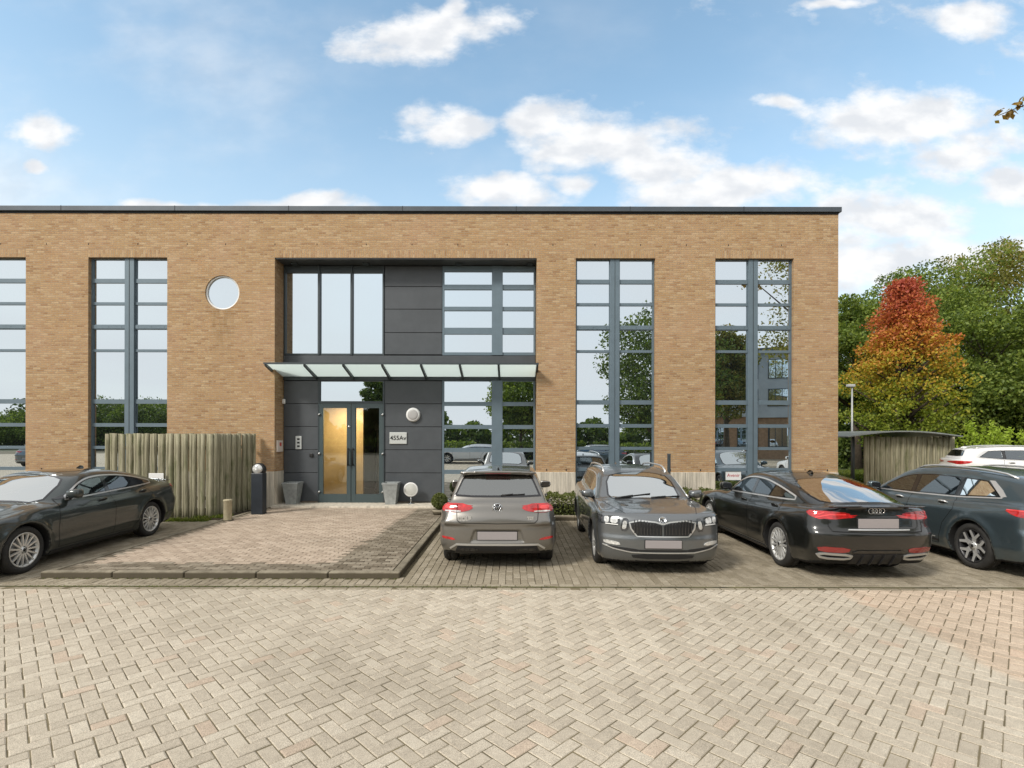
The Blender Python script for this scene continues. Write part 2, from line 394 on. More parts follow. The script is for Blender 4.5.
def tilt_pane(mb, x0, x1, y, z0, z1, am=.0012):
    d = [random.uniform(-am, am)*max(x1-x0, z1-z0) for _ in range(3)]
    d.append(d[0]+d[2]-d[1])
    vs = [(x0, y+d[0], z0), (x1, y+d[1], z0), (x1, y+d[2], z1), (x0, y+d[3], z1)]
    vs += [(v[0], v[1]+.02, v[2]) for v in vs]
    mb.add(vs, [(0,1,2,3),(7,6,5,4),(0,4,5,1),(1,5,6,2),(2,6,7,3),(3,7,4,0)])
rows = [(260.0,279.6),(283.8,303),(305.8,325.4),(330.2,350),(352.6,400),(404.4,423.8),(427.4,446.6),(449.6,467.6),(470.8,498)]
sw = WY/FY
for (a, b) in wins:
    f = MB(); g = MB()
    ww = b-a; m0, m1 = a+ww*.438, a+ww*.558
    zt = WT-.004; zb = .12
    f.box(a+.003, a+.034, WY-.02, WY+.09, zb, zt); f.box(b-.034, b-.003, WY-.02, WY+.09, zb, zt)
    f.box(m0, m1, WY-.06, WY+.09, zb, zt, 0, .006)
    f.box(m0+.135, m1-.135, WY-.068, WY-.058, zb, zt, 1)
    prev = zt
    for i, (t, bt) in enumerate(rows):
        z1, z0 = fz(t, WY), fz(bt, WY); z1 = min(z1, prev-.02)
        for (c, d) in ((a+.035, m0-.001), (m1+.001, b-.035)):
            f.box(c, d, WY-.015, WY+.08, z1, prev-.001)
            if prev-z1 > .13:                       # wider rails get a flat cap
                f.box(c, d, WY-.03, WY-.016, z1+.02, prev-.02)
                n = 3
                for q in range(n): 
                    xq = c+.1+(d-c-.2)*q/(n-1); f.box(xq-.008, xq+.008, WY-.034, WY-.031, (z1+prev)/2-.008, (z1+prev)/2+.008, 1)
            tilt_pane(g, c+.001, d-.001, WY+.02, z0+.001, z1-.001)
            # casement edges
            f.box(c, c+.016, WY-.008, WY+.018, z0+.001, z1-.001); f.box(d-.016, d, WY-.008, WY+.018, z0+.001, z1-.001)
        prev = z0
    for (c, d) in ((a+.035, m0-.001), (m1+.001, b-.035)): f.box(c, d, WY-.015, WY+.08, zb, prev)
    fo = bpart(f, 'window', [M['frame'], M['dframe']])
    bpart(g, 'pane', M['glass'], fo)
# round window
f = MB(); g = MB()
MT = Matrix.Translation((ROUNDX, FY+.065, ROUNDZ)) @ Matrix.Rotation(R(90), 4, 'X')
f.lathe([(ROUNDR, .03), (ROUNDR-.045, .03), (ROUNDR-.045, -.03), (ROUNDR, -.03)], 48, 0, MT, True, True)
rr = ROUNDR-.044
g.add([(ROUNDX+rr*math.cos(t*math.pi/24), FY+.072+.0015*math.sin(t*math.pi/24), ROUNDZ+rr*math.sin(t*math.pi/24)) for t in range(48)], [tuple(range(48))])
fo = bpart(f, 'round_window', M['white']); bpart(g, 'pane', M['glass'], fo)

# ---- entrance bay (plane EY, scale 512/EY)
def ex(px): return fx(px, EY)
def ez(py): return fz(py, EY)
RX0, RX1 = REC[0]+.013, REC[1]-.013
def panel(px0, px1, ys):
    for y1, y0 in zip(ys[:-1], ys[1:]):
        c = MB(); c.box(px0+.004, px1-.004, EY-.03, EY, ez(y0)+.008, ez(y1)-.008, 0, .003); bpart(c, 'cladding_panel', M['clad'])
    c = MB(); c.box(px0, px1, EY+.001, EY+.05, ez(ys[-1]), ez(ys[0])); bpart(c, 'cladding_backing', M['joint'])
x283, x320, x3845, x442 = RX0, ex(318.5), ex(384.8), ex(442)
TOPE = ez(266.5)
panel(x3845, x442, [266.5, 287, 309.6, 333, 355])
panel(x283, x320, [381, 404, 427, 450, 473, 502])
panel(x3845, x442, [381, 404, 427, 450, 473, 502])
c = MB()
c.box(RX0, RX1, EY-.05, EY+.08, ez(377), ez(356), 0, .004)     # spandrel
c.box(RX0, RX1, EY-.06, EY+.02, ez(380.6), ez(377)-.001, 1)
c.box(RX0, RX1, FY+.02, EY+.05, WT-.03, WT-.004, 0)    # soffit lining
for k in (0, 2, 4.6, 6.6): c.box(RX0+k+.3, RX0+k+.46, FY+.3, FY+.45, WT-.075, WT-.031, 1)
bpart(c, 'spandrel', [M['clad'], M['dframe']])
def grid_window(x0, x1, z0, z1, xcuts, zrows, name, gm, fm, mull=None, parent=bld, fw=.05):
    f = MB(); g = MB()
    f.box(x0, x0+fw, EY-.04, EY+.05, z0, z1); f.box(x1-fw, x1, EY-.04, EY+.05, z0, z1)
    xsn = [x0+fw]+[v for c_ in xcuts for v in c_]+[x1-fw]
    for (a, b) in xcuts: f.box(a, b, EY-.07, EY+.05, z0, z1, 0, .004)
    for i in range(0, len(xsn), 2):
        a, b = xsn[i]+.001, xsn[i+1]-.001
        prev = z1
        for (t, bt) in zrows:
            if prev-t > .002: f.box(a, b, EY-.035, EY+.04, t, prev-.001)
            tilt_pane(g, a, b, EY+.01, bt+.001, t-.001)
            prev = bt
        if prev-z0 > .002: f.box(a, b, EY-.035, EY+.04, z0, prev)
    fo = bpart(f, name, fm, parent); bpart(g, 'pane', gm, fo); return fo
zz = lambda rs: [(ez(a), ez(b)) for a, b in rs]
grid_window(x283, ex(384.3), ez(355.5), TOPE, [(ex(318.3), ex(320.3)), (ex(350.8), ex(352.8))], zz([(273.5, 354)]), 'window', M['glass'], M['dframe'])
grid_window(x442+.01, RX1, ez(355.5), TOPE, [(ex(491.7), ex(502.5))], zz([(272,285),(290,307),(311,328),(334.5,352.6)]), 'window', M['glass'], M['frame'])
grid_window(x442+.01, RX1, ez(502), ez(380.8), [(ex(491.7), ex(502.5))], zz([(381.5,402),(406,425),(429,448),(452,470),(474,499)]), 'window', M['glass'], M['frame'])
grid_window(x320+.002, x3845-.002, ez(402.5), ez(380.8), [], zz([(381.8,401.5)]), 'window', M['glass'], M['dframe'])
# doors
DZ0 = .137
M['doorframe'] = mat('door_frame_paint', (.055,.078,.082), .4, .1)
def door(x0, x1, hs):
    f = MB(); z0, z1 = DZ0, ez(403.5)
    f.box(x0, x0+.12, EY-.05, EY+.03, z0, z1, 0, .006); f.box(x1-.12, x1, EY-.05, EY+.03, z0, z1, 0, .006)
    f.box(x0+.12, x1-.12, EY-.05, EY+.03, z1-.14, z1, 0); f.box(x0+.12, x1-.12, EY-.05, EY+.03, z0, z0+.24, 0)
    o = bpart(f, 'door', M['doorframe'])
    g = MB(); g.box(x0+.121, x1-.121, EY-.015, EY-.005, z0+.241, z1-.141); bpart(g, 'pane', M['doorglass'], o)
    h = MB(); hx = x1-.06 if hs > 0 else x0+.06
    zc = ez(457)
    for zq in (zc-.22, zc+.22): h.tube([(hx, EY-.05, zq), (hx, EY-.13, zq)], .016, 8)
    h.tube([(hx, EY-.13, zc-.25), (hx, EY-.13, zc+.25)], .022, 10)
    bpart(h, 'handle', M['dark'], o)
    hx = x0+.015 if hs > 0 else x1-.015
    for zq in (ez(415), ez(454), ez(492)):
        h = MB(); h.tube([(hx-.03, EY-.075, zq-.02), (hx+.03, EY-.075, zq+.03)], .024, 8); bpart(h, 'hinge', M['steel'], o)
dm = (x320+x3845)/2
door(x320+.03, dm-.006, 1); door(dm+.006, x3845-.03, -1)
h = MB(); h.tube([(dm-.06, EY-.052, ez(427)), (dm-.06, EY-.062, ez(427))], .035, 12); bpart(h, 'lock_disc', M['steel'])
f = MB(); f.prism([(x320, DZ0), (x320+.028, DZ0), (x320+.028, ez(403.4)), (x3845-.028, ez(403.4)), (x3845-.028, DZ0), (x3845, DZ0), (x3845, ez(402.3)), (x320, ez(402.3))], EY-.06, EY+.06); bpart(f, 'door_frame', M['dframe'])
# lobby
M['pine'] = mat('pine_panel', (.60,.40,.17), .45, noise=(2.2, .18)); M['lobbyfloor'] = mat('lobby_floor', (.16,.12,.09), .35)
M['lobbywall'] = mat('lobby_wall', (.22,.19,.15), .7)
l = MB(); LY0, LY1 = EY+.12, EY+4.0
l.box(ex(300), ex(440), LY0, LY1, .06, .13, 1); l.box(ex(300), ex(440), LY0, LY1, 3.05, 3.15, 0)
l.box(ex(300)-.1, ex(300), LY0, LY1, .13, 3.05, 2); l.box(ex(440), ex(440)+.1, LY0, LY1, .13, 3.05, 2)
l.box(ex(300), ex(440), LY1, LY1+.1, .13, 3.05, 2)
l.box(ex(300), ex(351)+.02, LY0+1.0, LY0+1.12, .13, 2.98, 0)      # pine screen wall
l.box(ex(352), ex(440), LY0+2.4, LY0+2.5, .13, 2.35, 2)
for k in range(5):
    x = ex(352)+.35*k; l.box(x, x+.05, LY0+2.30, LY0+2.38, .13, 2.4, 3)
l.box(ex(352), ex(440), LY0+2.28, LY0+2.39, 2.2, 2.42, 2)
bpart(l, 'lobby', [M['pine'], M['lobbyfloor'], M['lobbywall'], M['dark']])
la = bpy.data.lights.new('lobby_lamp', 'AREA'); la.energy = 46; la.size = .3; la.color = (1, .86, .66)
lo = bpy.data.objects.new('lobby_lamp', la); link(lo); lo.location = (dm-.30, LY0+.16, 3.02); lo.parent = None
# canopy
cn = MB(); gl = MB(); YF, YB = 13.62, EY-.07
xf0, xf1 = fx(264, YF), fx(538.5, YF); zf, zb_ = fz(363.5, YF), fz(376.5, YB)
n = 7
for k in range(n+1):
    x = xf0+.03+(xf1-xf0-.06)*k/n
    cn.add([(x-.025, YF, zf-.075), (x+.025, YF, zf-.075), (x+.025, YF, zf+.0), (x-.025, YF, zf), (x-.025, YB, zb_-.10), (x+.025, YB, zb_-.10), (x+.025, YB, zb_), (x-.025, YB, zb_)],
           [(0,1,2,3),(7,6,5,4),(0,4,5,1),(1,5,6,2),(2,6,7,3),(3,7,4,0)])
for k in range(n):
    x0 = xf0+.03+(xf1-xf0-.06)*k/n+.028; x1 = xf0+.03+(xf1-xf0-.06)*(k+1)/n-.028
    gl.add([(x0, YF-.02, zf-.012), (x1, YF-.02, zf-.012), (x1, YB, zb_-.012), (x0, YB, zb_-.012), (x0, YF-.02, zf+.004), (x1, YF-.02, zf+.004), (x1, YB, zb_+.004), (x0, YB, zb_+.004)],
           [(0,1,2,3),(7,6,5,4),(0,4,5,1),(1,5,6,2),(2,6,7,3),(3,7,4,0)])
cn.box(xf0, xf1, YF-.045, YF-.021, zf-.035, zf+.014)
co = bpart(cn, 'canopy', M['dframe']); bpart(gl, 'canopy_glass', M['frost'], co)
# sill / step
s = MB(); s.box(REC[0]+.0, REC[1]-.0, FY-.22, EY-.03, 0, .135, 0, .01); bpart(s, 'step', M['plinth'])
# wall mounted things
M['plate'] = mat('number_plate_panel', (.60,.62,.60), .3, .3)
def wall_thing(name, label, cat, x, y, z):
    o = empty(name, (x, y, z)); tag(o, label, cat); return o
o = wall_thing('house_number_sign', 'pale rectangular house number plate reading 455Av beside the glass door', 'sign', ex(398.6), EY-.03, ez(438.3))
p = MB(); p.box(-.245, .245, -.035, 0, -.165, .165, 0, .01); p.build('plate', M['plate'], o)
def text_mesh(s, size, m, parent, loc, rot, ext=.003, name='lettering', align='CENTER', bold=0.0):
    cu = bpy.data.curves.new(name, 'FONT'); cu.body = s; cu.size = size; cu.extrude = ext; cu.align_x = align; cu.align_y = 'CENTER'; cu.offset = bold
    to = bpy.data.objects.new(name, cu); link(to)
    dg = bpy.context.evaluated_depsgraph_get(); me = bpy.data.meshes.new_from_object(to.evaluated_get(dg))
    bpy.data.objects.remove(to); me.name = name
    me.materials.clear(); me.materials.append(m)
    ob = bpy.data.objects.new(name, me); link(ob); ob.parent = parent; ob.location = loc; ob.rotation_euler = rot
    return ob
M['black'] = mat('black_paint', (.01,.01,.01), .5)
text_mesh('455Av', .175, M['black'], o, (0, -.038, 0), (R(90), 0, 0), bold=.002)
o = wall_thing('bulkhead_lamp', 'round bulkhead lamp with white rim high on the dark panel by the door', 'lamp', ex(413.5), EY-.03, ez(415))
MR = Matrix.Rotation(R(90), 4, 'X')
p = MB(); p.lathe([(0, .085), (.15, .085), (.19, .07), (.20, .03), (.20, 0)], 32, 0, MR); p.build('rim', M['white'], o)
p = MB(); p.lathe([(0, .095), (.10, .094), (.145, .087), (.148, .08)], 32, 0, MR); p.build('lens', mat('lamp_lens', (.40,.39,.38), .4), o)
o = wall_thing('intercom_panel', 'narrow pale intercom plate with buttons left of the glass door', 'intercom', ex(299.3), EY-.03, ez(443))
p = MB(); p.box(-.085, .085, -.03, 0, -.185, .185, 0, .008); p.build('plate', M['plate'], o)
for q in (-.10, 0, .10):
    p = MB(); p.box(-.035, .035, -.036, -.0305, q-.025, q+.025, 0); p.build('button', M['black'], o)
o = wall_thing('key_lock_box', 'small black key box on the panel left of the door', 'lock box', ex(312), EY-.03, ez(455.5))
p = MB(); p.box(-.05, .05, -.04, 0, -.05, .05, 0, .012); p.build('housing', M['black'], o)
o = wall_thing('doorbell_box', 'small white and red call box on the brick reveal left of the entrance', 'call box', REC[0]+.001, FY+.25, fz(446.5, FY+.25))
p = MB(); p.box(0, .05, -.16, .16, -.16, .16, 0, .01); p.build('housing', mat('cream_plastic', (.70,.62,.55), .4), o)
p = MB(); p.box(.0505, .058, -.05, .05, 0, .1, 0); p.build('label_patch', mat('red_patch', (.5,.06,.04), .4), o)
o = wall_thing('motion_sensor', 'little white motion sensor at the top left of the dark panels', 'sensor', ex(284.5), EY-.03, ez(402))
p = MB(); p.box(-.03, .05, -.07, 0, -.07, .07, 0, .02); p.build('housing', M['white'], o)
o = wall_thing('round_mirror_sign', 'round pale disc on a thin post right of the right planter', 'sign', ex(413), EY-.30, .136)
p = MB(); p.lathe([(0, .02), (.185, .02), (.20, .01), (.20, -.01), (0, -.01)], 32, 0, Matrix.Translation((0, 0, ez(487)-.18)) @ MR); p.build('disc', mat('pale_disc', (.50,.50,.46), .45, noise=(8, .1)), o)
p = MB(); p.lathe([(.168, .024), (.2, .024), (.2, .014)], 32, 0, Matrix.Translation((0, 0, ez(487)-.18)) @ MR); p.build('rim', M['white'], o)
p = MB(); p.tube([(0, .02, 0), (0, .02, ez(487)-.35)], .016, 8); p.tube([(0, .02, 0), (0, .02, .012)], .09, 16); p.build('post', M['steel'], o)
def planter(px, label, cat='planter'):
    o = empty('tapered_planter', (ex(px), EY-.30, .136)); tag(o, label, cat, 'zinc planters beside the door')
    o.scale = (.88, .88, .94); p = MB(); h = .64
    def ring(hw, z): return [(-hw, -hw, z), (hw, -hw, z), (hw, hw, z), (-hw, hw, z)]
    rs = [ring(.155, 0), ring(.235, h-.05), ring(.25, h-.05), ring(.25, h), ring(.222, h), ring(.20, h-.25)]
    vs = [v for r_ in rs for v in r_]; fs = [(3,2,1,0)]
    for i in range(5):
        for k in range(4): fs.append((i*4+k, i*4+(k+1) % 4, (i+1)*4+(k+1) % 4, (i+1)*4+k))
    p.add(vs, fs); p.build('pot', M['galv'], o)
    p = MB(); p.box(-.205, .205, -.205, .205, h-.20, h-.16); p.build('soil', mat('soil', (.03,.022,.015), .95), o)
    return o
o = wall_thing('slim_post', 'slim dark grey post standing by the brick pier behind the graphite estate', 'post', fx(669, 13.3), 13.3, .05)
p = MB(); p.box(-.036, .036, -.036, .036, 0, 1.50, 0, .008); p.build('post', M['dframe'], o)
p = MB(); p.box(-.042, .042, -.042, .042, 1.501, 1.53, 0, .006); p.build('cap', M['clad'], o)
o = wall_thing('fence_plate', 'small blank white plate fixed low on the pole enclosure behind the dark coupe', 'sign', fx(155.5, 12.3), 12.335, fz(477.5, 12.3))
p = MB(); p.box(-.18, .18, -.015, 0, -.085, .085, 0, .006); p.build('plate', M['white'], o)
planter(297.5, 'grey tapered square planter standing left of the glass door')
planter(394, 'grey tapered square planter standing between the door and the round disc')
# paper notice in window by the piers
o = wall_thing('window_notice', 'white notice with slanting red lettering taped inside the right-hand window', 'sign', fx(733.5, WY), WY+.012, fz(475, WY))
p = MB(); p.box(-.21, .21, -.008, 0, -.13, .13); p.build('sheet', M['white'], o)
text_mesh('Avenir', .13, mat('red_ink', (.45,.03,.05), .5), o, (0, -.011, 0), (R(90), 0, 0), .001)

# ------------------------------------------------------------------ ground
def rounding(n): return rng.random(n)
def paver_mat(name, stops, dirt=.35, region=False):
    m = bpy.data.materials.new(name); m.use_nodes = True
    nt = NT(m.node_tree); b = nt.N['Principled BSDF']
    oc = nt.n('ShaderNodeTexCoord').outputs['Object']
    at = nt.n('ShaderNodeAttribute', attribute_name='rnd').outputs['Fac']
    col = nt.ramp(at, stops)
    if region:
        s = nt.n('ShaderNodeSeparateXYZ', {0: oc})
        w_ = nt.noise(oc, 1.2, 3)
        k = nt.sm(nt.m('ADD', s.outputs[0], nt.m('MULTIPLY', w_, .5)), 4.45, 4.65)
        pink = nt.ramp(at, [(0, (.46,.31,.205)), (.5, (.56,.375,.25)), (1, (.66,.45,.31))])
        col = nt.mix(nt.m('MULTIPLY', k, .34), col, pink)
        # scattered reddish blocks
        r2 = nt.n('ShaderNodeAttribute', attribute_name='rnd2').outputs['Fac']
        col = nt.mix(nt.m('MULTIPLY', nt.sm(r2, .95, .97), .22), col, (.50,.30,.20))
    sp = nt.noise(oc, 230, 2, .8)
    col = nt.mix(.75, col, nt.ramp(sp, [(.30, (.12,.12,.12)), (.5, (.52,.52,.52)), (.70, (.86,.86,.86))]), 'OVERLAY')
    md = nt.noise(oc, 14, 5, .7)
    col = nt.mix(.30, col, nt.ramp(md, [(.3, (.3,.3,.3)), (.7, (.68,.68,.68))]), 'OVERLAY')
    bg_ = nt.sm(nt.noise(nt.v('ADD', oc, (3.3, 9.1, 0)), .42, 6, .62), .42, .75)
    col = nt.mix(nt.m('MULTIPLY', bg_, dirt), col, (.15,.125,.085))
    nt.L.new(col, b.inputs['Base Color']); b.inputs['Roughness'].default_value = .88; b.inputs['Specular IOR Level'].default_value = .3
    nt.L.new(nt.n('ShaderNodeBump', {'Height': nt.m('ADD', sp, md), 'Strength': .35, 'Distance': .003}).outputs[0], b.inputs['Normal'])
    return m
M['road'] = paver_mat('road_block', [(0, (.40,.348,.272)), (.5, (.448,.392,.308)), (1, (.49,.434,.345))], .30, True)
M['bay'] = paver_mat('bay_block', [(0, (.235,.20,.14)), (.5, (.285,.245,.178)), (1, (.345,.30,.225))], .50)
M['plat'] = paver_mat('platform_block', [(0, (.335,.265,.20)), (.5, (.40,.32,.245)), (1, (.465,.38,.295))], .30)
M['edge'] = paver_mat('dirty_block', [(0, (.12,.098,.068)), (.5, (.19,.158,.115)), (1, (.30,.26,.20))], .5)
M['sand'] = mat('joint_sand', (.135,.11,.062), .95, noise=(1.7, .45, 6), bump=(80, .5, .004))
M['grass_soil'] = mat('lawn_soil', (.035,.05,.012), .95, noise=(3, .4))
def clip_poly(poly, x0, x1, y0, y1):
    for (ax, lim, sg) in ((0, x0, 1), (0, x1, -1), (1, y0, 1), (1, y1, -1)):
        out = []
        for i in range(len(poly)):
            a, b = poly[i-1], poly[i]
            da, db = (a[ax]-lim)*sg, (b[ax]-lim)*sg
            if (da >= 0) != (db >= 0):
                t = da/(da-db); out.append((a[0]+(b[0]-a[0])*t, a[1]+(b[1]-a[1])*t))
            if db >= 0: out.append(b)
        poly = out
        if len(poly) < 3: return []
    return poly
def pave(name, rect, patt, zt, m, W=.1, Lb=.2, gap=.007, bev=.007, jit=.0015, ang=0, origin=(0, 0), mask=None, mi_fn=None, parent=None):
    x0, x1, y0, y1 = rect; vs = []; fs = []; at = []; at2 = []; mis = []
    ca, sa = math.cos(ang), math.sin(ang)
    polys = []
    Rr = max(abs(x1-x0), abs(y1-y0))*.75+1
    cx, cy = (x0+x1)/2-origin[0], (y0+y1)/2-origin[1]
    lcx, lcy = cx*ca+cy*sa, -cx*sa+cy*ca
    n = int(Rr/W)+2; ia, ib = int(lcx/W), int(lcy/W)
    if patt == 'herring':
        for a in range(ia-n, ia+n):
            for b in range(ib-n, ib+n):
                k = (a-b) % 4
                if k == 0: polys.append((a*W, b*W, (a+2)*W, (b+1)*W))
                elif k == 3: polys.append((a*W, b*W, (a+1)*W, (b+2)*W))
    else:
        for b in range(ib-n, ib+n):
            off = (b % 2)*Lb/2
            for a in range(int((lcx-Rr)/Lb)-2, int((lcx+Rr)/Lb)+2):
                polys.append((a*Lb+off, b*W, a*Lb+off+Lb, b*W+W))
    for (a, b, c_, d) in polys:
        mx_, my_ = (a+c_)/2, (b+d)/2
        wx, wy = mx_*ca-my_*sa+origin[0], mx_*sa+my_*ca+origin[1]
        if wx < x0-.2 or wx > x1+.2 or wy < y0-.2 or wy > y1+.2: continue
        if mask and not mask(wx, wy): continue
        g = gap/2; jx, jy, jr = random.uniform(-jit, jit), random.uniform(-jit, jit), random.uniform(-.008, .008)
        pl = []
        for (px, py) in ((a+g, b+g), (c_-g, b+g), (c_-g, d-g), (a+g, d-g)):
            qx, qy = px-mx_, py-my_
            qx, qy = qx-qy*jr+mx_+jx, qy+qx*jr+my_+jy
            pl.append((qx*ca-qy*sa+origin[0], qx*sa+qy*ca+origin[1]))
        pl = clip_poly(pl, x0, x1, y0, y1)
        if len(pl) < 3: continue
        gx = sum(p[0] for p in pl)/len(pl); gy = sum(p[1] for p in pl)/len(pl)
        dz = random.uniform(-.0016, .0016); tx, ty = random.uniform(-.009, .009), random.uniform(-.009, .009)
        base = len(vs); k = len(pl)
        for p in pl: vs.append((p[0], p[1], zt-.012))
        for p in pl: vs.append((p[0], p[1], zt-.0045+dz))
        for p in pl:
            dx, dy = p[0]-gx, p[1]-gy; dl = math.hypot(dx, dy)+1e-6; q = max(0, 1-bev*1.4/dl)
            vs.append((gx+dx*q, gy+dy*q, zt+dz+dx*tx+dy*ty))
        for i in range(k):
            j = (i+1) % k
            fs.append((base+i, base+j, base+k+j, base+k+i)); fs.append((base+k+i, base+k+j, base+2*k+j, base+2*k+i))
        fs.append(tuple(base+2*k+i for i in range(k)))
        r_ = random.random(); r2 = random.random(); at += [r_]*3*k; at2 += [r2]*3*k
        mi = mi_fn(gx, gy) if mi_fn else 0
        mis += [mi]*(2*k+1)
    return mesh_obj(name, vs, fs, m, mis, parent, False, {'rnd': at, 'rnd2': at2})
GY = 6.93       # line between road and bays
# wide ground sheet
g = MB(); g.box(-900, 900, -900, 1500, -.6, -.06); o = g.build('ground', mat('far_ground', (.10,.105,.05), .95, noise=(.05, .3))); tag(o, kind='structure')
g = MB(); g.box(-70, 70, -30, GY+.0, -.05, .0005); o = g.build('road_bed', M['sand']); tag(o, kind='structure')
def flat_pavers(name, polys, z, m, scale=1.0):
    g = MB()
    for (a, b, c_, d) in polys: g.add([(a, c_, z), (b, c_, z), (b, d, z), (a, d, z)], [(0,1,2,3)])
    o = g.build(name, m); tag(o, kind='structure'); return o
mm = bpy.data.materials.new('distant_road_paving'); mm.use_nodes = True
nt = NT(mm.node_tree); oc = nt.n('ShaderNodeTexCoord').outputs['Object']
rv = nt.n('ShaderNodeMapping', {'Vector': oc, 'Rotation': (0, 0, R(45))}).outputs[0]
br = nt.n('ShaderNodeTexBrick', {'Vector': rv, 'Color1': (.36,.30,.21,1), 'Color2': (.50,.42,.31,1), 'Mortar': (.14,.11,.07,1), 'Scale': 1.0, 'Mortar Size': .005, 'Brick Width': .2, 'Row Height': .1})
nt.L.new(br.outputs[0], nt.N['Principled BSDF'].inputs['Base Color']); nt.N['Principled BSDF'].inputs['Roughness'].default_value = .9
flat_pavers('road_beyond', [(-60, -9.6, -22, GY), (9.6, 60, -22, GY), (-9.6, 9.6, -22, .6)], .004, mm)
o = pave('road', (-9.6, 9.6, .6, GY-.13), 'herring', .006, M['road'], W=.104, Lb=.208, ang=R(45), origin=(.03, .02), gap=.007, jit=.0025); tag(o, kind='structure')
# gutter: one row of blocks plus mossy line
def gmask(x, y): return True
o = pave('gutter', (-9.6, 12.5, GY-.125, GY-.025), 'run', .002, M['bay'], Lb=.2, origin=(0, GY-.125)); tag(o, kind='structure')
M['moss'] = mat('moss_joint', (.075,.068,.028), .95, noise=(3, .75, 6), bump=(60, .6, .006))
g = MB(); g.box(-16, 16, GY-.030, GY+.020, -.02, .0035); o = g.build('moss_line', M['moss']); tag(o, kind='structure')
g = MB(); g.box(-22, 22, GY+.021, 12.4, -.05, -.006); o = g.build('parking_bed', M['sand']); tag(o, kind='structure')
PLX0, PLX1, PLY0 = -6.75, -1.60, 7.32
def bmask(x, y): return not (PLX0-.02 < x < PLX1+.02 and y > PLY0-.02)
def bay_mat(x, y): return 0
o = pave('parking_bays', (-12, 13.5, GY+.13, 12.3), 'run', .004, M['bay'], W=.104, Lb=.208, ang=R(90), origin=(.02, .0), mask=bmask, jit=.003); tag(o, kind='structure')
o = pave('parking_edge_course', (-12, 13.5, GY+.022, GY+.124), 'run', .004, M['bay'], Lb=.2, origin=(.05, GY+.022)); tag(o, kind='structure')
# kerb row by the hedge, bed behind it
k_ = MB()
for i in range(11):
    x = PLX1+.12+i*1.0
    k_.box(x+.004, x+.996, 12.3, 12.42, -.05, .12, 0, .015)
for i in range(5):
    x = -7-1-i*1.0; k_.box(x+.004, x+.996, 12.9, 13.02, -.05, .08, 0, .015)
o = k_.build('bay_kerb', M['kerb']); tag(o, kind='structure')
M['soilbed'] = mat('planting_soil', (.05,.038,.022), .95, noise=(6, .5), bump=(30, .8, .02))
g = MB(); g.box(PLX1+.12, RX+.5, 12.421, FY+.2, -.05, .07); g.box(-14, -6.9, 12.3, FY+.2, -.05, .05); o = g.build('planting_bed', M['soilbed']); tag(o, kind='structure')
# raised entrance platform
g = MB(); g.box(PLX0+.1, PLX1-.1, PLY0+.1, FY+.0, -.05, .069); o = g.build('platform_bed', M['sand']); tag(o, kind='structure')
def pmat(x, y):
    d1 = (PLX1-.14)-x; d2 = y-(PLY0+.14)
    t = (y-PLY0)*.115
    if d1 < 1.05+random.uniform(-.03, .03)-t*.35: return 1
    if d2 < .42 or x < PLX0+.30: return 1
    return 0
o = pave('entrance_platform', (PLX0+.14, PLX1-.14, PLY0+.14, FY-.0), 'run', .085, [M['plat'], M['edge']], ang=0, origin=(.0, .03), mi_fn=pmat, gap=.009); tag(o, kind='structure')
k_ = MB(); n = 5
for i in range(n):
    a = PLX0+(PLX1-PLX0)*i/n; b = PLX0+(PLX1-PLX0)*(i+1)/n
    k_.box(a+.004, b-.004, PLY0, PLY0+.125, -.03, .092, 0, .020)
for i in range(6):
    a = PLY0+.13+i*.95
    for xx in (PLX0, PLX1-.125): k_.box(xx, xx+.125, a+.004, min(a+.946, FY-.05), -.03, .092, 0, .020)
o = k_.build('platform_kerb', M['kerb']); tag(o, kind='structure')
# ------------------------------------------------------------------ cars
class Spl:
    def __init__(s, pts):
        s.x = np.array([p[0] for p in pts], float); s.y = np.array([p[1] for p in pts], float)
        h = np.diff(s.x); d = np.diff(s.y)/h; m = np.zeros(len(s.x))
        m[0], m[-1] = d[0], d[-1]
        for i in range(1, len(m)-1):
            if d[i-1]*d[i] > 0:
                w1, w2 = 2*h[i]+h[i-1], h[i]+2*h[i-1]; m[i] = (w1+w2)/(w1/d[i-1]+w2/d[i])
        s.m = m
    def __call__(s, x):
        x = np.clip(x, s.x[0], s.x[-1]); i = np.clip(np.searchsorted(s.x, x)-1, 0, len(s.x)-2)
        h = s.x[i+1]-s.x[i]; t = (x-s.x[i])/h; t2 = t*t; t3 = t2*t
        return (2*t3-3*t2+1)*s.y[i]+(t3-2*t2+t)*h*s.m[i]+(-2*t3+3*t2)*s.y[i+1]+(t3-t2)*h*s.m[i+1]
    def d(s, x, e=.02): return (s(x+e)-s(x-e))/(2*e)
def smax(a, b, r):
    h = np.maximum(r-np.abs(a-b), 0); return np.maximum(a, b)+h*h/(4*r)
def smin(a, b, r): return -smax(-a, -b, r)
def gauss(x, s): return np.exp(-(x/s)**2)

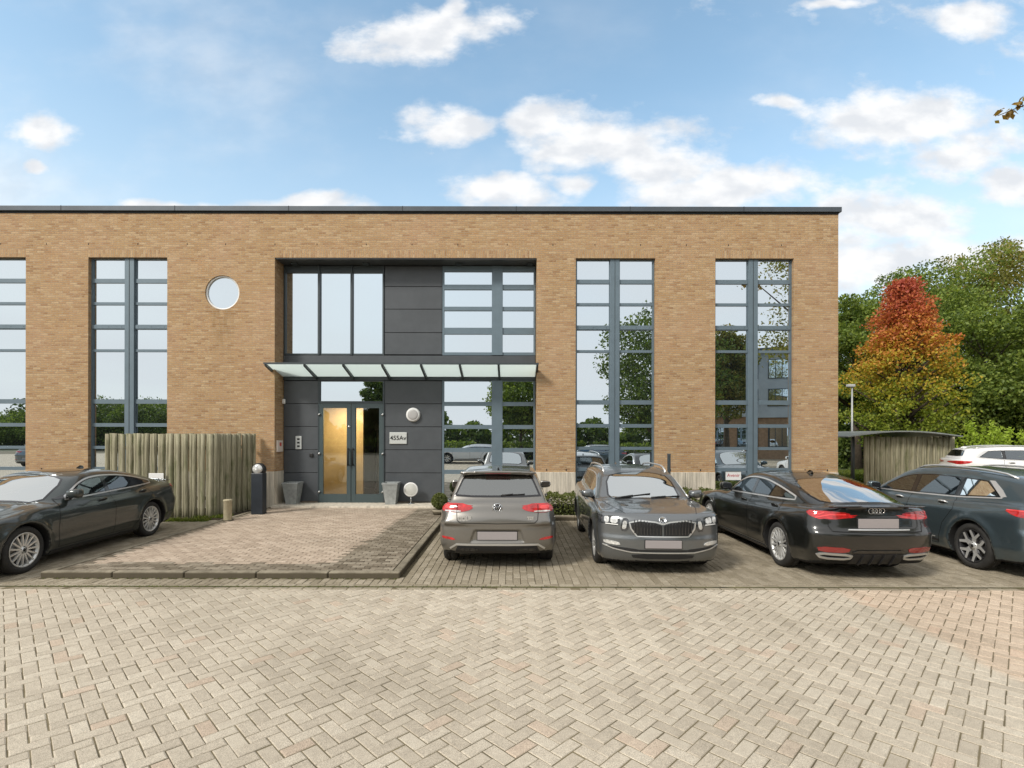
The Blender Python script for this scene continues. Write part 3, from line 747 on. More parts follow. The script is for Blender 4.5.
class CarShape:
    def __init__(s, **k):
        s.__dict__.update(k)
        s.deck = Spl(s.deck_pts); s.roof = Spl(s.roof_pts); s.fp = Spl(s.front_prof); s.rp = Spl(s.rear_prof)
        s.vp = Spl(s.side_prof); s.wg = Spl(s.green_w); s.zb = Spl(s.under)
        s.Ra = s.Rw+.045
    def field(s, P):
        x, y, z = P[..., 0], np.abs(P[..., 1]), P[..., 2]
        yn = y/s.W
        zd = s.deck(x)-s.crown*yn**2.2
        # power dome creases on the bonnet
        zd = zd+.012*gauss(y-(.50+.08*(x-.3)), .10)*(x < s.ws0+.3)*np.clip((x-.25)/.3, 0, 1)
        ft = (z-zd)/np.sqrt(1+s.deck.d(x)**2)
        dz = s.deck(x)-z
        Wl = s.W+s.vp(z)-s.tuck_f*np.clip((1.0-x)/1.0, 0, 1)**2-s.tuck_r*np.clip((x-(s.L-1.0))/1.0, 0, 1)**2
        cz = s.crease_z+s.crease_k*(x-s.L/2)
        Wl = Wl+.014*np.tanh((z-cz)/-.03)*np.clip((x-.5)/.4, 0, 1)*np.clip((s.L-.25-x)/.5, 0, 1)+.010*gauss(z-(s.lowcrease+.03*(x-2.3)), .05)
        for xw in s.wx:
            r = np.sqrt((x-xw)**2+(z-s.Rw)**2); Wl = Wl+.026*gauss(r-s.Ra-.01, .075)*(z > .15)
        fs = y-Wl
        ff = (s.fp(z)+s.cf*yn**s.nf)-x; fr = x-(s.L-s.rp(z)-s.cr*yn**s.nr)
        fbm = s.zb(x)-z
        b = smax(fs, smax(ff, fr, .02), .10); b = smax(b, ft, s.rtop); b = smax(b, fbm, .05)
        # greenhouse
        mid = s.xmid; xe = np.where(x < mid, x-s.wsc*y**2*np.clip((mid-x)/.6, 0, 1), x+s.rsc*y**2*np.clip((x-mid)/.6, 0, 1))
        zr = s.roof(xe)-s.rcrown*(y/.62)**2.4
        gt = (z-zr)/np.sqrt(1+s.roof.d(xe)**2)
        h = np.maximum(z-s.belt, -.2)
        Wg = s.wg(x)-s.tumble*h-.10*h*h
        gs = (y-Wg)/math.sqrt(1+s.tumble**2)
        gfl = (s.belt-.25)-z
        g = smax(smax(gt, gs, .075), gfl, .02); g = np.maximum(g, np.maximum((s.ws0-.38)-x, x-(s.L-.30 if not s.grear else s.L)))
        if s.grear: g = smax(g, x-(s.L-s.grear[0]-s.grear[1]*yn**2.5-s.grear[2]*np.clip(z-s.belt, -.2, 1)), .05)
        b = smin(b, g, .035)
        for e in s.edits: b = e(s, b, x, y, z)
        for xw in s.wx:
            cyl = np.sqrt((x-xw)**2+(z-s.Rw)**2)-s.Ra
            b = np.maximum(b, -np.maximum(cyl, (Wl-.30)-y))
        return b
    def F(s, P):
        return s.field(np.asarray(P, float))
    def grad(s, P, e=.003):
        g = np.zeros_like(P)
        for k in range(3):
            d = np.zeros(3); d[k] = e; g[..., k] = (s.F(P+d)-s.F(P-d))/(2*e)
        return g
    def nrm(s, P):
        g = s.grad(P); return g/np.maximum(np.linalg.norm(g, axis=-1, keepdims=True), 1e-6)
def surface_nets(cs, h):
    xs = np.arange(-.08, cs.L+.1, h); ys = np.arange(-1.08, 1.0801, h); zs = np.arange(.05, cs.H+.12, h)
    G = np.stack(np.meshgrid(xs, ys, zs, indexing='ij'), -1); F = cs.F(G); S = F < 0
    nx, ny, nz = F.shape
    acc = np.zeros((nx-1, ny-1, nz-1, 3)); cnt = np.zeros((nx-1, ny-1, nz-1))
    org = np.array([xs[0], ys[0], zs[0]])
    for ax in range(3):
        sl0 = [slice(None)]*3; sl1 = [slice(None)]*3; sl0[ax] = slice(0, -1); sl1[ax] = slice(1, None)
        a, b = F[tuple(sl0)], F[tuple(sl1)]; cr = (a < 0) != (b < 0)
        idx = np.argwhere(cr); t = (a/(a-b+1e-12))[cr]
        p = idx.astype(float); p[:, ax] += t; p = p*h+org
        o = [k for k in range(3) if k != ax]
        for d0 in (0, -1):
            for d1 in (0, -1):
                c = idx.copy(); c[:, o[0]] += d0; c[:, o[1]] += d1
                ok = np.all((c >= 0) & (c < np.array(acc.shape[:3])), axis=1)
                np.add.at(acc, tuple(c[ok].T), p[ok]); np.add.at(cnt, tuple(c[ok].T), 1)
    has = cnt > 0; ids = -np.ones(cnt.shape, int); ids[has] = np.arange(has.sum())
    V = acc[has]/cnt[has][:, None]
    for _ in range(3):
        f = cs.F(V); g = cs.grad(V); n2 = np.maximum((g**2).sum(-1), .2)
        st = (f/n2)[:, None]*g; l = np.linalg.norm(st, axis=1, keepdims=True); V = V-st*np.minimum(1, h*.6/np.maximum(l, 1e-9))
    quads = []
    for ax in range(3):
        sl0 = [slice(None)]*3; sl1 = [slice(None)]*3; sl0[ax] = slice(0, -1); sl1[ax] = slice(1, None)
        a, b = S[tuple(sl0)], S[tuple(sl1)]; o = [(ax+1) % 3, (ax+2) % 3]
        idx = np.argwhere(a != b)
        ok = np.all([(idx[:, o[0]] > 0) & (idx[:, o[0]] < F.shape[o[0]]-1), (idx[:, o[1]] > 0) & (idx[:, o[1]] < F.shape[o[1]]-1)], axis=0); idx = idx[ok]
        q = []
        for d0, d1 in ((-1, -1), (0, -1), (0, 0), (-1, 0)):
            c = idx.copy(); c[:, o[0]] += d0; c[:, o[1]] += d1; q.append(ids[tuple(c.T)])
        q = np.stack(q, 1); ins = a[tuple(idx.T)]
        q[~ins] = q[~ins][:, ::-1]; quads.append(q)
    return V, np.concatenate(quads)
def chaikin(p, n=2, keep=()):
    p = [np.array(q, float) for q in p]
    for _ in range(n):
        o = []
        for i in range(len(p)):
            a, b = p[i], p[(i+1) % len(p)]; o += [a*.78+b*.22, a*.22+b*.78]
        p = o
    return p
def resample(p, d, closed=True):
    o = []; n = len(p)
    for i in range(n if closed else n-1):
        a, b = np.array(p[i], float), np.array(p[(i+1) % n], float); k = max(1, int(math.ceil(np.linalg.norm(b-a)/d)))
        for q in range(k): o.append(a+(b-a)*q/k)
    if not closed: o.append(np.array(p[-1], float))
    return np.array(o)
def area(p): 
    p = np.asarray(p); return .5*np.sum(p[:, 0]*np.roll(p[:, 1], -1)-np.roll(p[:, 0], -1)*p[:, 1])
def inset(p, d):
    p = np.asarray(p); 
    if area(p) < 0: p = p[::-1]
    t = np.roll(p, -1, 0)-np.roll(p, 1, 0); t /= np.maximum(np.linalg.norm(t, axis=1, keepdims=True), 1e-9)
    return p+np.stack([-t[:, 1], t[:, 0]], 1)*d
def inpoly(p, x, y):
    r = np.zeros(x.shape, bool); n = len(p)
    for i in range(n):
        x0, y0 = p[i-1]; x1, y1 = p[i]
        if y0 == y1: continue
        c = ((y0 > y) != (y1 > y)) & (x < (x1-x0)*(y-y0)/(y1-y0)+x0); r ^= c
    return r
AX = {'R': (1, -1), 'Lf': (1, 1), 'F': (0, -1), 'B': (0, 1), 'T': (2, 1)}   # side: projection axis and the side rays come from
class Car:
    def __init__(s, cs, name, label, loc, rz, paint, res=.026, group=None, zs=1.03, flip=False):
        s.cs = cs; s.root = empty(name, loc, rz); s.root.scale = (1, 1, zs)
        tag(s.root, label, 'car', group); s.paint = paint; s.res = res; s.holes = []
    def hit(s, q, side):
        """rays along the view's axis; returns surface points, ok"""
        ax, sg = AX[side]; q = np.asarray(q, float)
        o = [k for k in range(3) if k != ax]
        start = {0: (-.15 if sg < 0 else s.cs.L+.15), 1: 1.1*sg, 2: 1.75}[ax]; end = {0: s.cs.L/2, 1: .25*sg, 2: .3}[ax]
        N = 140; t = np.linspace(0, 1, N); P = np.zeros((len(q), N, 3))
        P[..., o[0]] = q[:, 0:1]; P[..., o[1]] = q[:, 1:2]; P[..., ax] = start+(end-start)*t[None]
        f = s.cs.F(P); neg = f < 0; ok = neg.any(1); i = np.argmax(neg, 1); i = np.maximum(i, 1)
        lo, hi = t[i-1], t[i]; p = np.zeros((len(q), 3)); p[:, o[0]] = q[:, 0]; p[:, o[1]] = q[:, 1]
        for _ in range(14):
            m = (lo+hi)/2; p[:, ax] = start+(end-start)*m; n = s.cs.F(p) < 0
            hi = np.where(n, m, hi); lo = np.where(n, lo, m)
        return p, ok
    def lay(s, q, side, off):
        p, ok = s.hit(q, side); return p+s.cs.nrm(p)*off, ok
    def emit(s, q, faces, side, off, name, m, parent, smooth=True, mi=None, skirt=True):
        q = np.asarray(q); P, ok = s.lay(q, side, off)
        faces = [f for f in faces if all(ok[i] for i in f)]
        # drop stretched faces
        fs = []
        for f in faces:
            pp = P[list(f)]
            if np.max(np.linalg.norm(pp-np.roll(pp, 1, 0), axis=1)) < .30: fs.append(f)
        if skirt and fs:
            from collections import Counter
            ed = Counter()
            for f in fs:
                for i in range(len(f)): ed[tuple(sorted((f[i-1], f[i])))] += 1
            P2, _ = s.lay(q, side, -.006); n = len(P); P = np.concatenate([P, P2])
            fs = fs+[(a, b, b+n, a+n) for (a, b), c in ed.items() if c == 1]
        o = mesh_obj(name, P, fs, m, mi, parent or s.root, smooth)
        bm = bmesh.new(); bm.from_mesh(o.data); bmesh.ops.remove_doubles(bm, verts=bm.verts[:], dist=.0004)
        bmesh.ops.delete(bm, geom=[v for v in bm.verts if not v.link_faces], context='VERTS')
        bmesh.ops.recalc_face_normals(bm, faces=bm.faces[:]); bm.to_mesh(o.data); bm.free()
        if smooth and skirt:
            o.data.set_sharp_from_angle(angle=R(40))
        return o
    def patch(s, poly, side, name, m, off=.004, parent=None, rnd=2, cell=.03, skirt=True):
        p = chaikin(poly, rnd) if rnd else [np.array(q, float) for q in poly]; p = resample(p, cell)
        cell = max(cell, .02)
        x0, y0 = p.min(0); x1, y1 = p.max(0); vs = []; fs = []; key = {}
        def vid(q):
            k = (round(q[0]*1e5), round(q[1]*1e5))
            if k not in key: key[k] = len(vs); vs.append(q)
            return key[k]
        pl = [tuple(v) for v in p]
        for i in range(int((x1-x0)/cell)+1):
            col = clip_poly(pl, x0+i*cell, x0+(i+1)*cell, y0-1, y1+1)
            if len(col) < 3: continue
            for j in range(int((y1-y0)/cell)+1):
                c = clip_poly(col, x0+i*cell, x0+(i+1)*cell, y0+j*cell, y0+(j+1)*cell)
                if len(c) < 3 or abs(area(c)) < 1e-7: continue
                f = []
                for q in c:
                    v = vid(q)
                    if not f or (f[-1] != v and f[0] != v): f.append(v)
                if len(f) >= 3: fs.append(tuple(f))
        return s.emit(vs, fs, side, off, name, m, parent, skirt=skirt)
    def ring(s, p_out, p_in, side, name, m, off=.006, parent=None):
        n = len(p_out); q = list(p_out)+list(p_in)
        return s.emit(q, [(i, (i+1) % n, (i+1) % n+n, i+n) for i in range(n)], side, off, name, m, parent)
    def ribbon(s, line, w, side, name, m, off=.002, parent=None, closed=False, d=.03):
        p = resample(line, d, closed); n = len(p)
        if closed: t = np.roll(p, -1, 0)-np.roll(p, 1, 0)
        else: t = np.gradient(p, axis=0)
        t /= np.maximum(np.linalg.norm(t, axis=1, keepdims=True), 1e-9); nn = np.stack([-t[:, 1], t[:, 0]], 1)*w/2
        q = np.concatenate([p+nn, p-nn]); k = n if closed else n-1
        return s.emit(q, [(i, (i+1) % n, (i+1) % n+n, i+n) for i in range(k)], side, off, name, m, parent, skirt=off > .004)
    def window(s, poly, side, name='window', rnd=2, frit=.028, trim=None, glass=None, shrink=.5):
        """opening in the shell with a black ceramic edge, glass and (option) chrome surround"""
        p = resample(chaikin(poly, rnd), .03)
        if area(p) < 0: p = p[::-1]
        pin = inset(p, frit); s.holes.append((side, inset(p, frit*.72)))
        o = s.ring(p, pin, side, name, CM['frit'], .003)
        s.patch([tuple(v) for v in inset(p, frit*.8)], side, 'pane', glass or CM['carglass'], .0015, o, rnd=0, cell=.05, skirt=False)
        if trim:
            po = inset(p, -trim); s.ring(po, inset(p, .002), side, 'window_trim', CM['trimchrome'], .008, o)
        return o
    def top(s, x, drop=.095):
        cs = s.cs; mid = cs.xmid; y2 = .42
        xe = x-cs.wsc*y2*min(max((mid-x)/.6, 0), 1) if x < mid else x+cs.rsc*y2*min(max((x-mid)/.6, 0), 1)
        return float(cs.roof(np.array(xe)))-cs.rcrown-drop
    def glazing(s, bot, cuts, glasses, sd, tail=None, drop=.095, trim=.014, w=.012, pill=.035):
        """side windows: bot = bottom line points, cuts = x of pillars, tail = (x_bottom, x_top) slanted rear end"""
        bx = [b[0] for b in bot]; bz = [b[1] for b in bot]; B = lambda x: float(np.interp(x, bx, bz)); T = lambda x, e=0: s.top(x, drop+e)
        x0 = bx[0]
        while T(x0) < B(x0)+.012: x0 += .01
        if tail: xe_b, xe_t = tail
        else:
            xe_b = bx[-1]
            while T(xe_b) < B(xe_b)+.02: xe_b -= .01
            xe_t = xe_b
        eds = [x0]+list(cuts)+[None]
        for i, gm in enumerate(glasses):
            a = eds[i]+(pill if i else 0); last = eds[i+1] is None; bb = xe_b if last else eds[i+1]-pill; tt = xe_t if last else bb
            low = [(x, B(x)) for x in np.linspace(a, bb, 8)]; up = [(x, max(T(x), B(x)+.012)) for x in np.linspace(tt, a, 12)]
            s.window(low+up, sd, 'side_window', 0, .016, None, gm)
        for q in cuts:
            s.patch([(q-pill-.004, B(q)+.002), (q+pill+.004, B(q)+.002), (q+pill+.004, T(q)-.002), (q-pill-.004, T(q)-.002)], sd, 'door_pillar', CM['piano'], .0035, None, 0, skirt=False)
        low = [(x, B(x)-trim) for x in np.linspace(x0-.02, xe_b+.01, 20)]; up = [(x, T(x, -trim)) for x in np.linspace(xe_t+.0, x0, 26)]
        if tail: low.append((xe_b+trim*1.5, B(xe_b)+.02))
        return low, up
    def body(s, extra_mats=()):
        V, Q = surface_nets(s.cs, s.res)
        C = V[Q].mean(1); keep = np.ones(len(Q), bool)
        n = np.cross(V[Q[:, 2]]-V[Q[:, 0]], V[Q[:, 3]]-V[Q[:, 1]]); n /= np.maximum(np.linalg.norm(n, axis=1, keepdims=True), 1e-9)
        for side, poly in s.holes:
            ax, sg = AX[side]; o = [k for k in range(3) if k != ax]
            m = inpoly(poly, C[:, o[0]], C[:, o[1]])
            if ax == 1: m &= (C[:, 1]*sg > .35)
            elif ax == 0: m &= ((C[:, 0] < s.cs.L*.5) if sg < 0 else (C[:, 0] > s.cs.L*.5)) & (C[:, 2] > .6)
            else: m &= (n[:, 2] > .0) & (C[:, 2] > .6)
            keep &= ~m
        # under-body, arch insides: dark
        xw = s.cs.wx; y = np.abs(C[:, 1]); mi = np.zeros(len(Q), int)
        for w in xw:
            r = np.sqrt((C[:, 0]-w)**2+(C[:, 2]-s.cs.Rw)**2)
            dot = np.abs(n[:, 1])
            mi[(r < s.cs.Ra+.02) & (dot < .5)] = 1
            mi[(r < s.cs.Ra-.03)] = 1
        mi[(n[:, 2] < -.6) & (C[:, 2] < .35)] = 1
        Q = Q[keep]; mi = mi[keep]
        o = mesh_obj('body', V, Q.tolist(), [s.paint, CM['under']], mi, s.root, True)
        bm = bmesh.new(); bm.from_mesh(o.data); bmesh.ops.delete(bm, geom=[v for v in bm.verts if not v.link_faces], context='VERTS')
        bm.to_mesh(o.data); bm.free()
        s.bodyobj = o
        return o
    def interior(s, detail=True):
        cs = s.cs; b = MB()
        b.box(cs.ws0+.2, cs.L-.6, -.70, .70, .30, .36)
        b.box(cs.ws0+.02, cs.ws0+.45, -.62, .62, .55, cs.belt-.06, 0, .05)
        for (x, ys) in ((cs.seat1, (-.36, .36)), (cs.seat2, (-.38, .0, .38))):
            for y in ys:
                b.box(x-.48, x+.02, y-.24 if len(ys) == 2 else y-.19, y+.24 if len(ys) == 2 else y+.19, .36, .62, 1, .06)
                b.box(x-.02, x+.16, y-.24 if len(ys) == 2 else y-.19, y+.24 if len(ys) == 2 else y+.19, .55, cs.belt+.14, 1, .06)
                b.box(x+.06, x+.17, y-.13, y+.13, cs.belt+.17, cs.belt+.34, 1, .04)
                b.tube([(x+.12, y-.04, cs.belt+.1), (x+.12, y-.04, cs.belt+.2)], .01, 6)
        MTw = Matrix.Translation((cs.ws0+.55, -.36*1, cs.belt-.06)) @ Matrix.Rotation(R(65), 4, 'Y')
        ring = [(.18+.018*math.cos(t*math.pi/4), .018*math.sin(t*math.pi/4)) for t in range(8)]
        b.lathe(ring, 20, 0, MTw, True, True)
        b.build('interior', [CM['inside'], CM['seat']], s.root)
    def wheel(s, x, sy, style, face=None):
        cs = s.cs; Rr = cs.Rw; w = .215; y = sy*(cs.W-.015)
        MT = Matrix.Translation((x, y, Rr)) @ Matrix.Rotation(R(-90*sy), 4, 'X')   # local +z = outward
        rim = Rr-.092 if style in ('multi', 'y5') else Rr-.105
        hb = MB(); hb.lathe([(0, -.10), (.155, -.10), (.155, -.085), (0, -.085)], 28, 0, MT); hb.lathe([(.0, -.08), (.075, -.08), (.075, -.03), (0, -.03)], 16, 1, MT)
        o = hb.build('wheel', [CM['disc'], CM['under']], s.root)
        t = MB(); Ro = Rr
        prof = [(rim-.012, -w+.01), (rim+.02, -w-.004), (Ro-.035, -w-.008), (Ro-.010, -w+.012), (Ro, -w+.035), (Ro, -w*.5-.016), (Ro-.008, -w*.5-.012), (Ro-.008, -w*.5-.004), (Ro, -w*.5), (Ro, -.035), (Ro-.010, -.012), (Ro-.035, .004), (Ro-.07, .007), (rim+.012, -.002), (rim, -.014)]
        t.lathe(prof, 48, 0, MT); t.build('tyre', CM['tyre'], o)
        r = MB()
        r.lathe([(rim-.012, -w+.015), (rim-.03, -w+.03), (rim-.035, -.05), (rim-.022, -.016), (rim-.004, -.004), (rim+.004, -.008), (rim+.002, -.02)], 48, 0, MT)
        def spoke(a0, r0, a1, r1, w0, w1, z0, z1, mi=1, th=.022):
            p0 = Vector((r0*math.cos(a0), r0*math.sin(a0), z0)); p1 = Vector((r1*math.cos(a1), r1*math.sin(a1), z1))
            d = (p1-p0); d.z = 0; d.normalize(); q = Vector((-d.y, d.x, 0)); dn = Vector((0, 0, -th))
            vs = [p0-q*w0*.7+dn, p0-q*w0/2, p0+q*w0/2, p0+q*w0*.7+dn, p1-q*w1*.7+dn, p1-q*w1/2, p1+q*w1/2, p1+q*w1*.7+dn]
            r.add([MT @ v for v in vs], [(0,1,5,4), (2,3,7,6), (3,0,4,7), (0,3,2,1), (4,5,6,7)], 0); r.add([MT @ v for v in (vs[1], vs[2], vs[6], vs[5])], [(0,1,2,3)], mi)
        ri = rim-.018
        if style == 'multi':
            for k in range(15):
                a = 2*math.pi*k/15; spoke(a, .055, a, ri, .026, .020, -.020, -.012)
        elif style == 'twin5':
            for k in range(5):
                a = 2*math.pi*k/5+.3
                for d in (-1, 1): spoke(a+d*.25, .05, a+d*.17, ri, .036, .030, -.022, -.010)
        elif style == 'y5':
            for k in range(5):
                a = 2*math.pi*k/5+.1
                spoke(a, .04, a, ri*.55, .078, .072, -.028, -.022)
                for d in (-1, 1): spoke(a+d*.04, ri*.50, a+d*.36, ri, .046, .036, -.022, -.008)
        else:
            for k in range(5): 
                a = 2*math.pi*k/5; spoke(a, .05, a, ri, .075, .06, -.022, -.010)
        r.lathe([(0, -.012), (.030, -.012), (.034, -.018), (.062, -.022), (.068, -.04), (.06, -.055)], 24, 1, MT)
        r.lathe([(0, -.0105), (.024, -.0105), (.026, -.013)], 16, 2, MT)
        for k in range(5):
            a = 2*math.pi*k/5+.3; c = MT @ Vector((.047*math.cos(a), .047*math.sin(a), -.018)); r.tube([c, MT @ Vector((.047*math.cos(a), .047*math.sin(a), -.030))], .008, 6, 2)
        r.build('rim', [CM['rimdark'] if style in ('y5',) else CM['rim'], CM['rim'], CM['under']], o)
        return o
    def mirror(s, x, z, mats=None):
        cs = s.cs
        for sy in (-1, 1):
            p, _ = s.hit([(x, z-.03)], 'Lf' if sy > 0 else 'R'); y = p[0, 1]
            bm = bmesh.new(); bmesh.ops.create_cube(bm, size=1)
            bmesh.ops.subdivide_edges(bm, edges=bm.edges[:], cuts=3, use_grid_fill=True)
            for v in bm.verts:
                c = v.co*2; n_ = c.normalized(); q = c*.35+n_*.65*1.15; 
                v.co = Vector((x-.01+.095*q.x*(1+.0*q.y)-.03*max(0, q.z)*0, y+sy*(.115+.100*q.y), z+.05+.066*q.z*(1-.15*q.y*sy)))
                if q.x > .55: v.co.x = x+.045
            m = MB(); m.bm(bm, 0, True)
            m.tube([(x+.02, y-sy*.02, z-.035), (x+.01, y+sy*.06, z+.0)], [.032, .026], 8, 1)
            o = m.build('mirror', [mats or s.paint, CM['plastic']], s.root)
            g = MB(); g.box(x+.046, x+.052, y+.035 if sy > 0 else y-.195, y+.195 if sy > 0 else y-.035, z+.002, z+.098, 0, .002); g.build('mirror_glass', CM['frit'], o)
    def handle(s, x, z, sides=('R', 'Lf'), chrome=False):
        for sd in sides:
            p, ok = s.lay([(x-.09, z), (x-.05, z), (x, z+.002), (x+.06, z+.002), (x+.10, z)], sd, .0); n = s.cs.nrm(p); off = [.0, .03, .036, .034, .0]
            h = MB(); h.tube([p[i]+n[i]*off[i] for i in range(5)], [.010, .013, .014, .014, .011], 8)
            h.build('door_handle', CM['trimchrome'] if chrome else s.paint, s.root)
            s.patch([(x-.07, z-.024), (x+.07, z-.024), (x+.07, z+.022), (x-.07, z+.022)], sd, 'handle_recess', CM['gap'], .0012, None, 1, skirt=False)
    def plate(s, xoff, yc, z0, z1, hw=.26, rear=True):
        cs = s.cs; p, _ = s.hit([(yc, (z0+z1)/2), (yc+hw, (z0+z1)/2), (yc-hw, (z0+z1)/2)], 'B' if rear else 'F')
        x = p[0, 0]; sg = 1 if rear else -1; xx = x+sg*xoff
        m = MB(); m.box(min(xx, xx-sg*.012), max(xx, xx-sg*.012), yc-hw, yc+hw, z0, z1, 0, .003)
        o = m.build('license_plate', CM['lplate'], s.root)
        m = MB(); m.box(min(xx-sg*.0125, xx-sg*.035), max(xx-sg*.0125, xx-sg*.035), yc-hw-.01, yc+hw+.01, z0-.01, z1+.01, 0, .003); m.build('plate_holder', CM['plastic'], o)
        return xx
def paint_mat(name, col, flake=.25, rough=.32, metal=.6):
    m = mat(name, col, rough, metal, 1.0, .5); nt = NT(m.node_tree); b = nt.N['Principled BSDF']
    oc = nt.n('ShaderNodeTexCoord').outputs['Object']
    f = nt.noise(oc, 900, 1, .5); nt.L.new(nt.m('MULTIPLY_ADD', f, .25, rough-.12), b.inputs['Roughness'])
    d = nt.noise(oc, 2.3, 5, .65)   # thin road film, more near the sills
    s_ = nt.n('ShaderNodeSeparateXYZ', {0: oc}); low = nt.sm(s_.outputs[2], .62, .18)
    k = nt.m('MULTIPLY', nt.m('MULTIPLY_ADD', low, .14, .015), nt.sm(d, .3, .7))
    nt.L.new(nt.mix(k, col, (.16,.145,.12)), b.inputs['Base Color'])
    nt.L.new(nt.m('MULTIPLY_ADD', k, .5, .03), b.inputs['Coat Roughness'])
    return m
CM = {}; RSG = .24
CM['slate'] = mat('slat_grey', (.10,.10,.10), .35, .6)
CM['carglass'] = glass_mat('car_glass', .17, (.012,.014,.014), .80, (.55,.60,.58), .0005)
CM['darkglass'] = glass_mat('privacy_glass', .14, (.008,.008,.008), .35, (.4,.4,.4), .0005)
CM['slopescreen'] = glass_mat('liftback_screen_glass', .62, (.01,.012,.012), .6, (.42,.45,.43), .0004, (.95,.93,.90))
CM['screen'] = glass_mat('windscreen_glass', .62, (.012,.014,.014), .80, (.5,.55,.52), .0004, (.93,.95,.93))
CM['rearscreen'] = glass_mat('rear_screen_glass', RSG, (.01,.012,.012), .6, (.42,.45,.43), .0004, (.9,.92,.9))
CM['frit'] = mat('black_glass_edge', (.006,.006,.007), .08, 0, .6)
CM['under'] = mat('underbody_black', (.006,.006,.006), .9)
CM['plastic'] = mat('black_trim_plastic', (.014,.014,.015), .5)
CM['piano'] = mat('gloss_black_trim', (.008,.008,.009), .12, 0, 1)
CM['gap'] = mat('shut_line', (.003,.003,.003), .9)
CM['trimchrome'] = mat('satin_chrome', (.66,.66,.65), .30, .75)
CM['inside'] = mat('cabin_plastic', (.02,.02,.021), .7); CM['seat'] = mat('seat_cloth', (.035,.034,.033), .85)
CM['disc'] = mat('brake_disc', (.22,.21,.20), .4, .8)
CM['tyre'] = mat('tyre_rubber', (.022,.021,.019), .82, noise=(7, .35), bump=(90, .3, .003))
CM['rim'] = mat('alloy_silver', (.62,.62,.60), .30, .55); CM['rimdark'] = mat('alloy_dark', (.03,.03,.032), .4, .4)
CM['lplate'] = mat('plain_grey_plate', (.30,.275,.275), .45)
CM['red'] = mat('red_lamp_lens', (.42,.012,.014), .10, 0, 1, noise=(14, .45)); CM['redhot'] = mat('bright_red_lamp_lens', (.70,.05,.05), .10, 0, 1)
CM['reddark'] = mat('dark_red_lens', (.24,.018,.018), .15, 0, 1)
CM['clearlens'] = mat('clear_lamp_lens', (.62,.62,.60), .12, .35, 1, noise=(22, .4)); CM['lampdark'] = mat('lamp_inner', (.04,.043,.046), .06, .3, 1, noise=(26, .8))
def logo_rings(car, y, z, x, r=.042):
    b = MB()
    for k in range(4):
        yy = y+(k-1.5)*r*1.32
        b.lathe([(r+(.0052)*math.cos(t*math.pi/3), .0052*math.sin(t*math.pi/3)) for t in range(6)], 28, 0, Matrix.Translation((x, yy, z)) @ Matrix.Rotation(R(90), 4, 'Y'), True, True)
    b.build('badge', M['chrome'], car.root)
def badge_text(car, s_, size, x, y, z, rear=True, m=None, bold=.004):
    # rear: reader looks towards -x ; letters run towards +y
    P_, _ = car.hit([(y, z)], 'B' if rear else 'F'); x = P_[0, 0]+(.006 if rear else -.006)
    o = text_mesh(s_, size, m or M['chrome'], car.root, (x, y, z), (R(90), 0, R(90) if rear else R(-90)), .004, 'badge_lettering', bold=bold)
    return o
def seams(car, lines, side2=('R', 'Lf'), w=.009):
    for sd in side2:
        for ln in lines: car.ribbon(ln, w, sd, 'door_seam', CM['gap'], .0015)
def wiper(car, side, a, b, w=.018):
    P, ok = car.lay([a, b], side, .012); m = MB(); m.tube([P[0], P[1]], .010, 6); m.tube([P[0], (Vector(P[0])+Vector(P[1]))/2+Vector((0, 0, .006))], .014, 6)
    m.build('wiper', CM['plastic'], car.root)

# ---------- liftback coupe (used twice)
COUPE = dict(L=4.76, W=.905, H=1.39, Rw=.338, wx=(.90, 3.72), ws0=1.42, xmid=2.5, belt=.93,
    deck_pts=[(0,.66),(.12,.76),(.35,.825),(.8,.89),(1.3,.945),(1.7,.95),(2.6,.945),(3.6,.985),(4.2,1.02),(4.55,1.035),(4.70,1.045),(4.78,1.03)],
    roof_pts=[(1.0,.80),(1.42,.975),(1.8,1.195),(2.1,1.325),(2.35,1.375),(2.65,1.39),(3.0,1.378),(3.4,1.325),(3.8,1.24),(4.2,1.135),(4.5,1.055),(4.8,.97)],
    front_prof=[(.15,.12),(.25,.05),(.4,.015),(.55,.0),(.68,.03),(.78,.10),(.9,.3)],
    rear_prof=[(.15,.24),(.28,.13),(.40,.05),(.55,.01),(.66,.0),(.70,.025),(.74,.055),(.86,.085),(.97,.11),(1.02,.10),(1.06,.08),(1.2,.1)],
    side_prof=[(.15,-.10),(.25,-.05),(.4,-.015),(.6,0),(.8,-.01),(.92,-.035),(1.02,-.08),(1.1,-.14)],
    green_w=[(1.0,.76),(1.6,.80),(2.3,.825),(3.2,.82),(3.9,.77),(4.4,.68),(4.8,.58)], tumble=.42, rcrown=.045,
    under=[(0,.20),(.4,.17),(1,.16),(3.6,.16),(4.3,.20),(4.76,.27)], crown=.055, rtop=.09, cf=.30, nf=3.0, cr=.20, nr=3.2, tuck_f=.03, tuck_r=.04,
    crease_z=.83, crease_k=.03, lowcrease=.36, wsc=.22, rsc=.14, grear=None, edits=[], seat1=2.45, seat2=3.25)
def coupe_rear_edit(cs, b, x, y, z):
    return b
def lip_edit(cs, b, x, y, z):
    lip = smax(np.abs(z-(1.050-.03*(y/.8)**2))-.012, np.maximum(y-.74, np.abs(x-(cs.L-.06-.14*(y/.9)**3))-.06), .03)
    return smin(b, lip, .04)
COUPE['edits'] = [lip_edit]
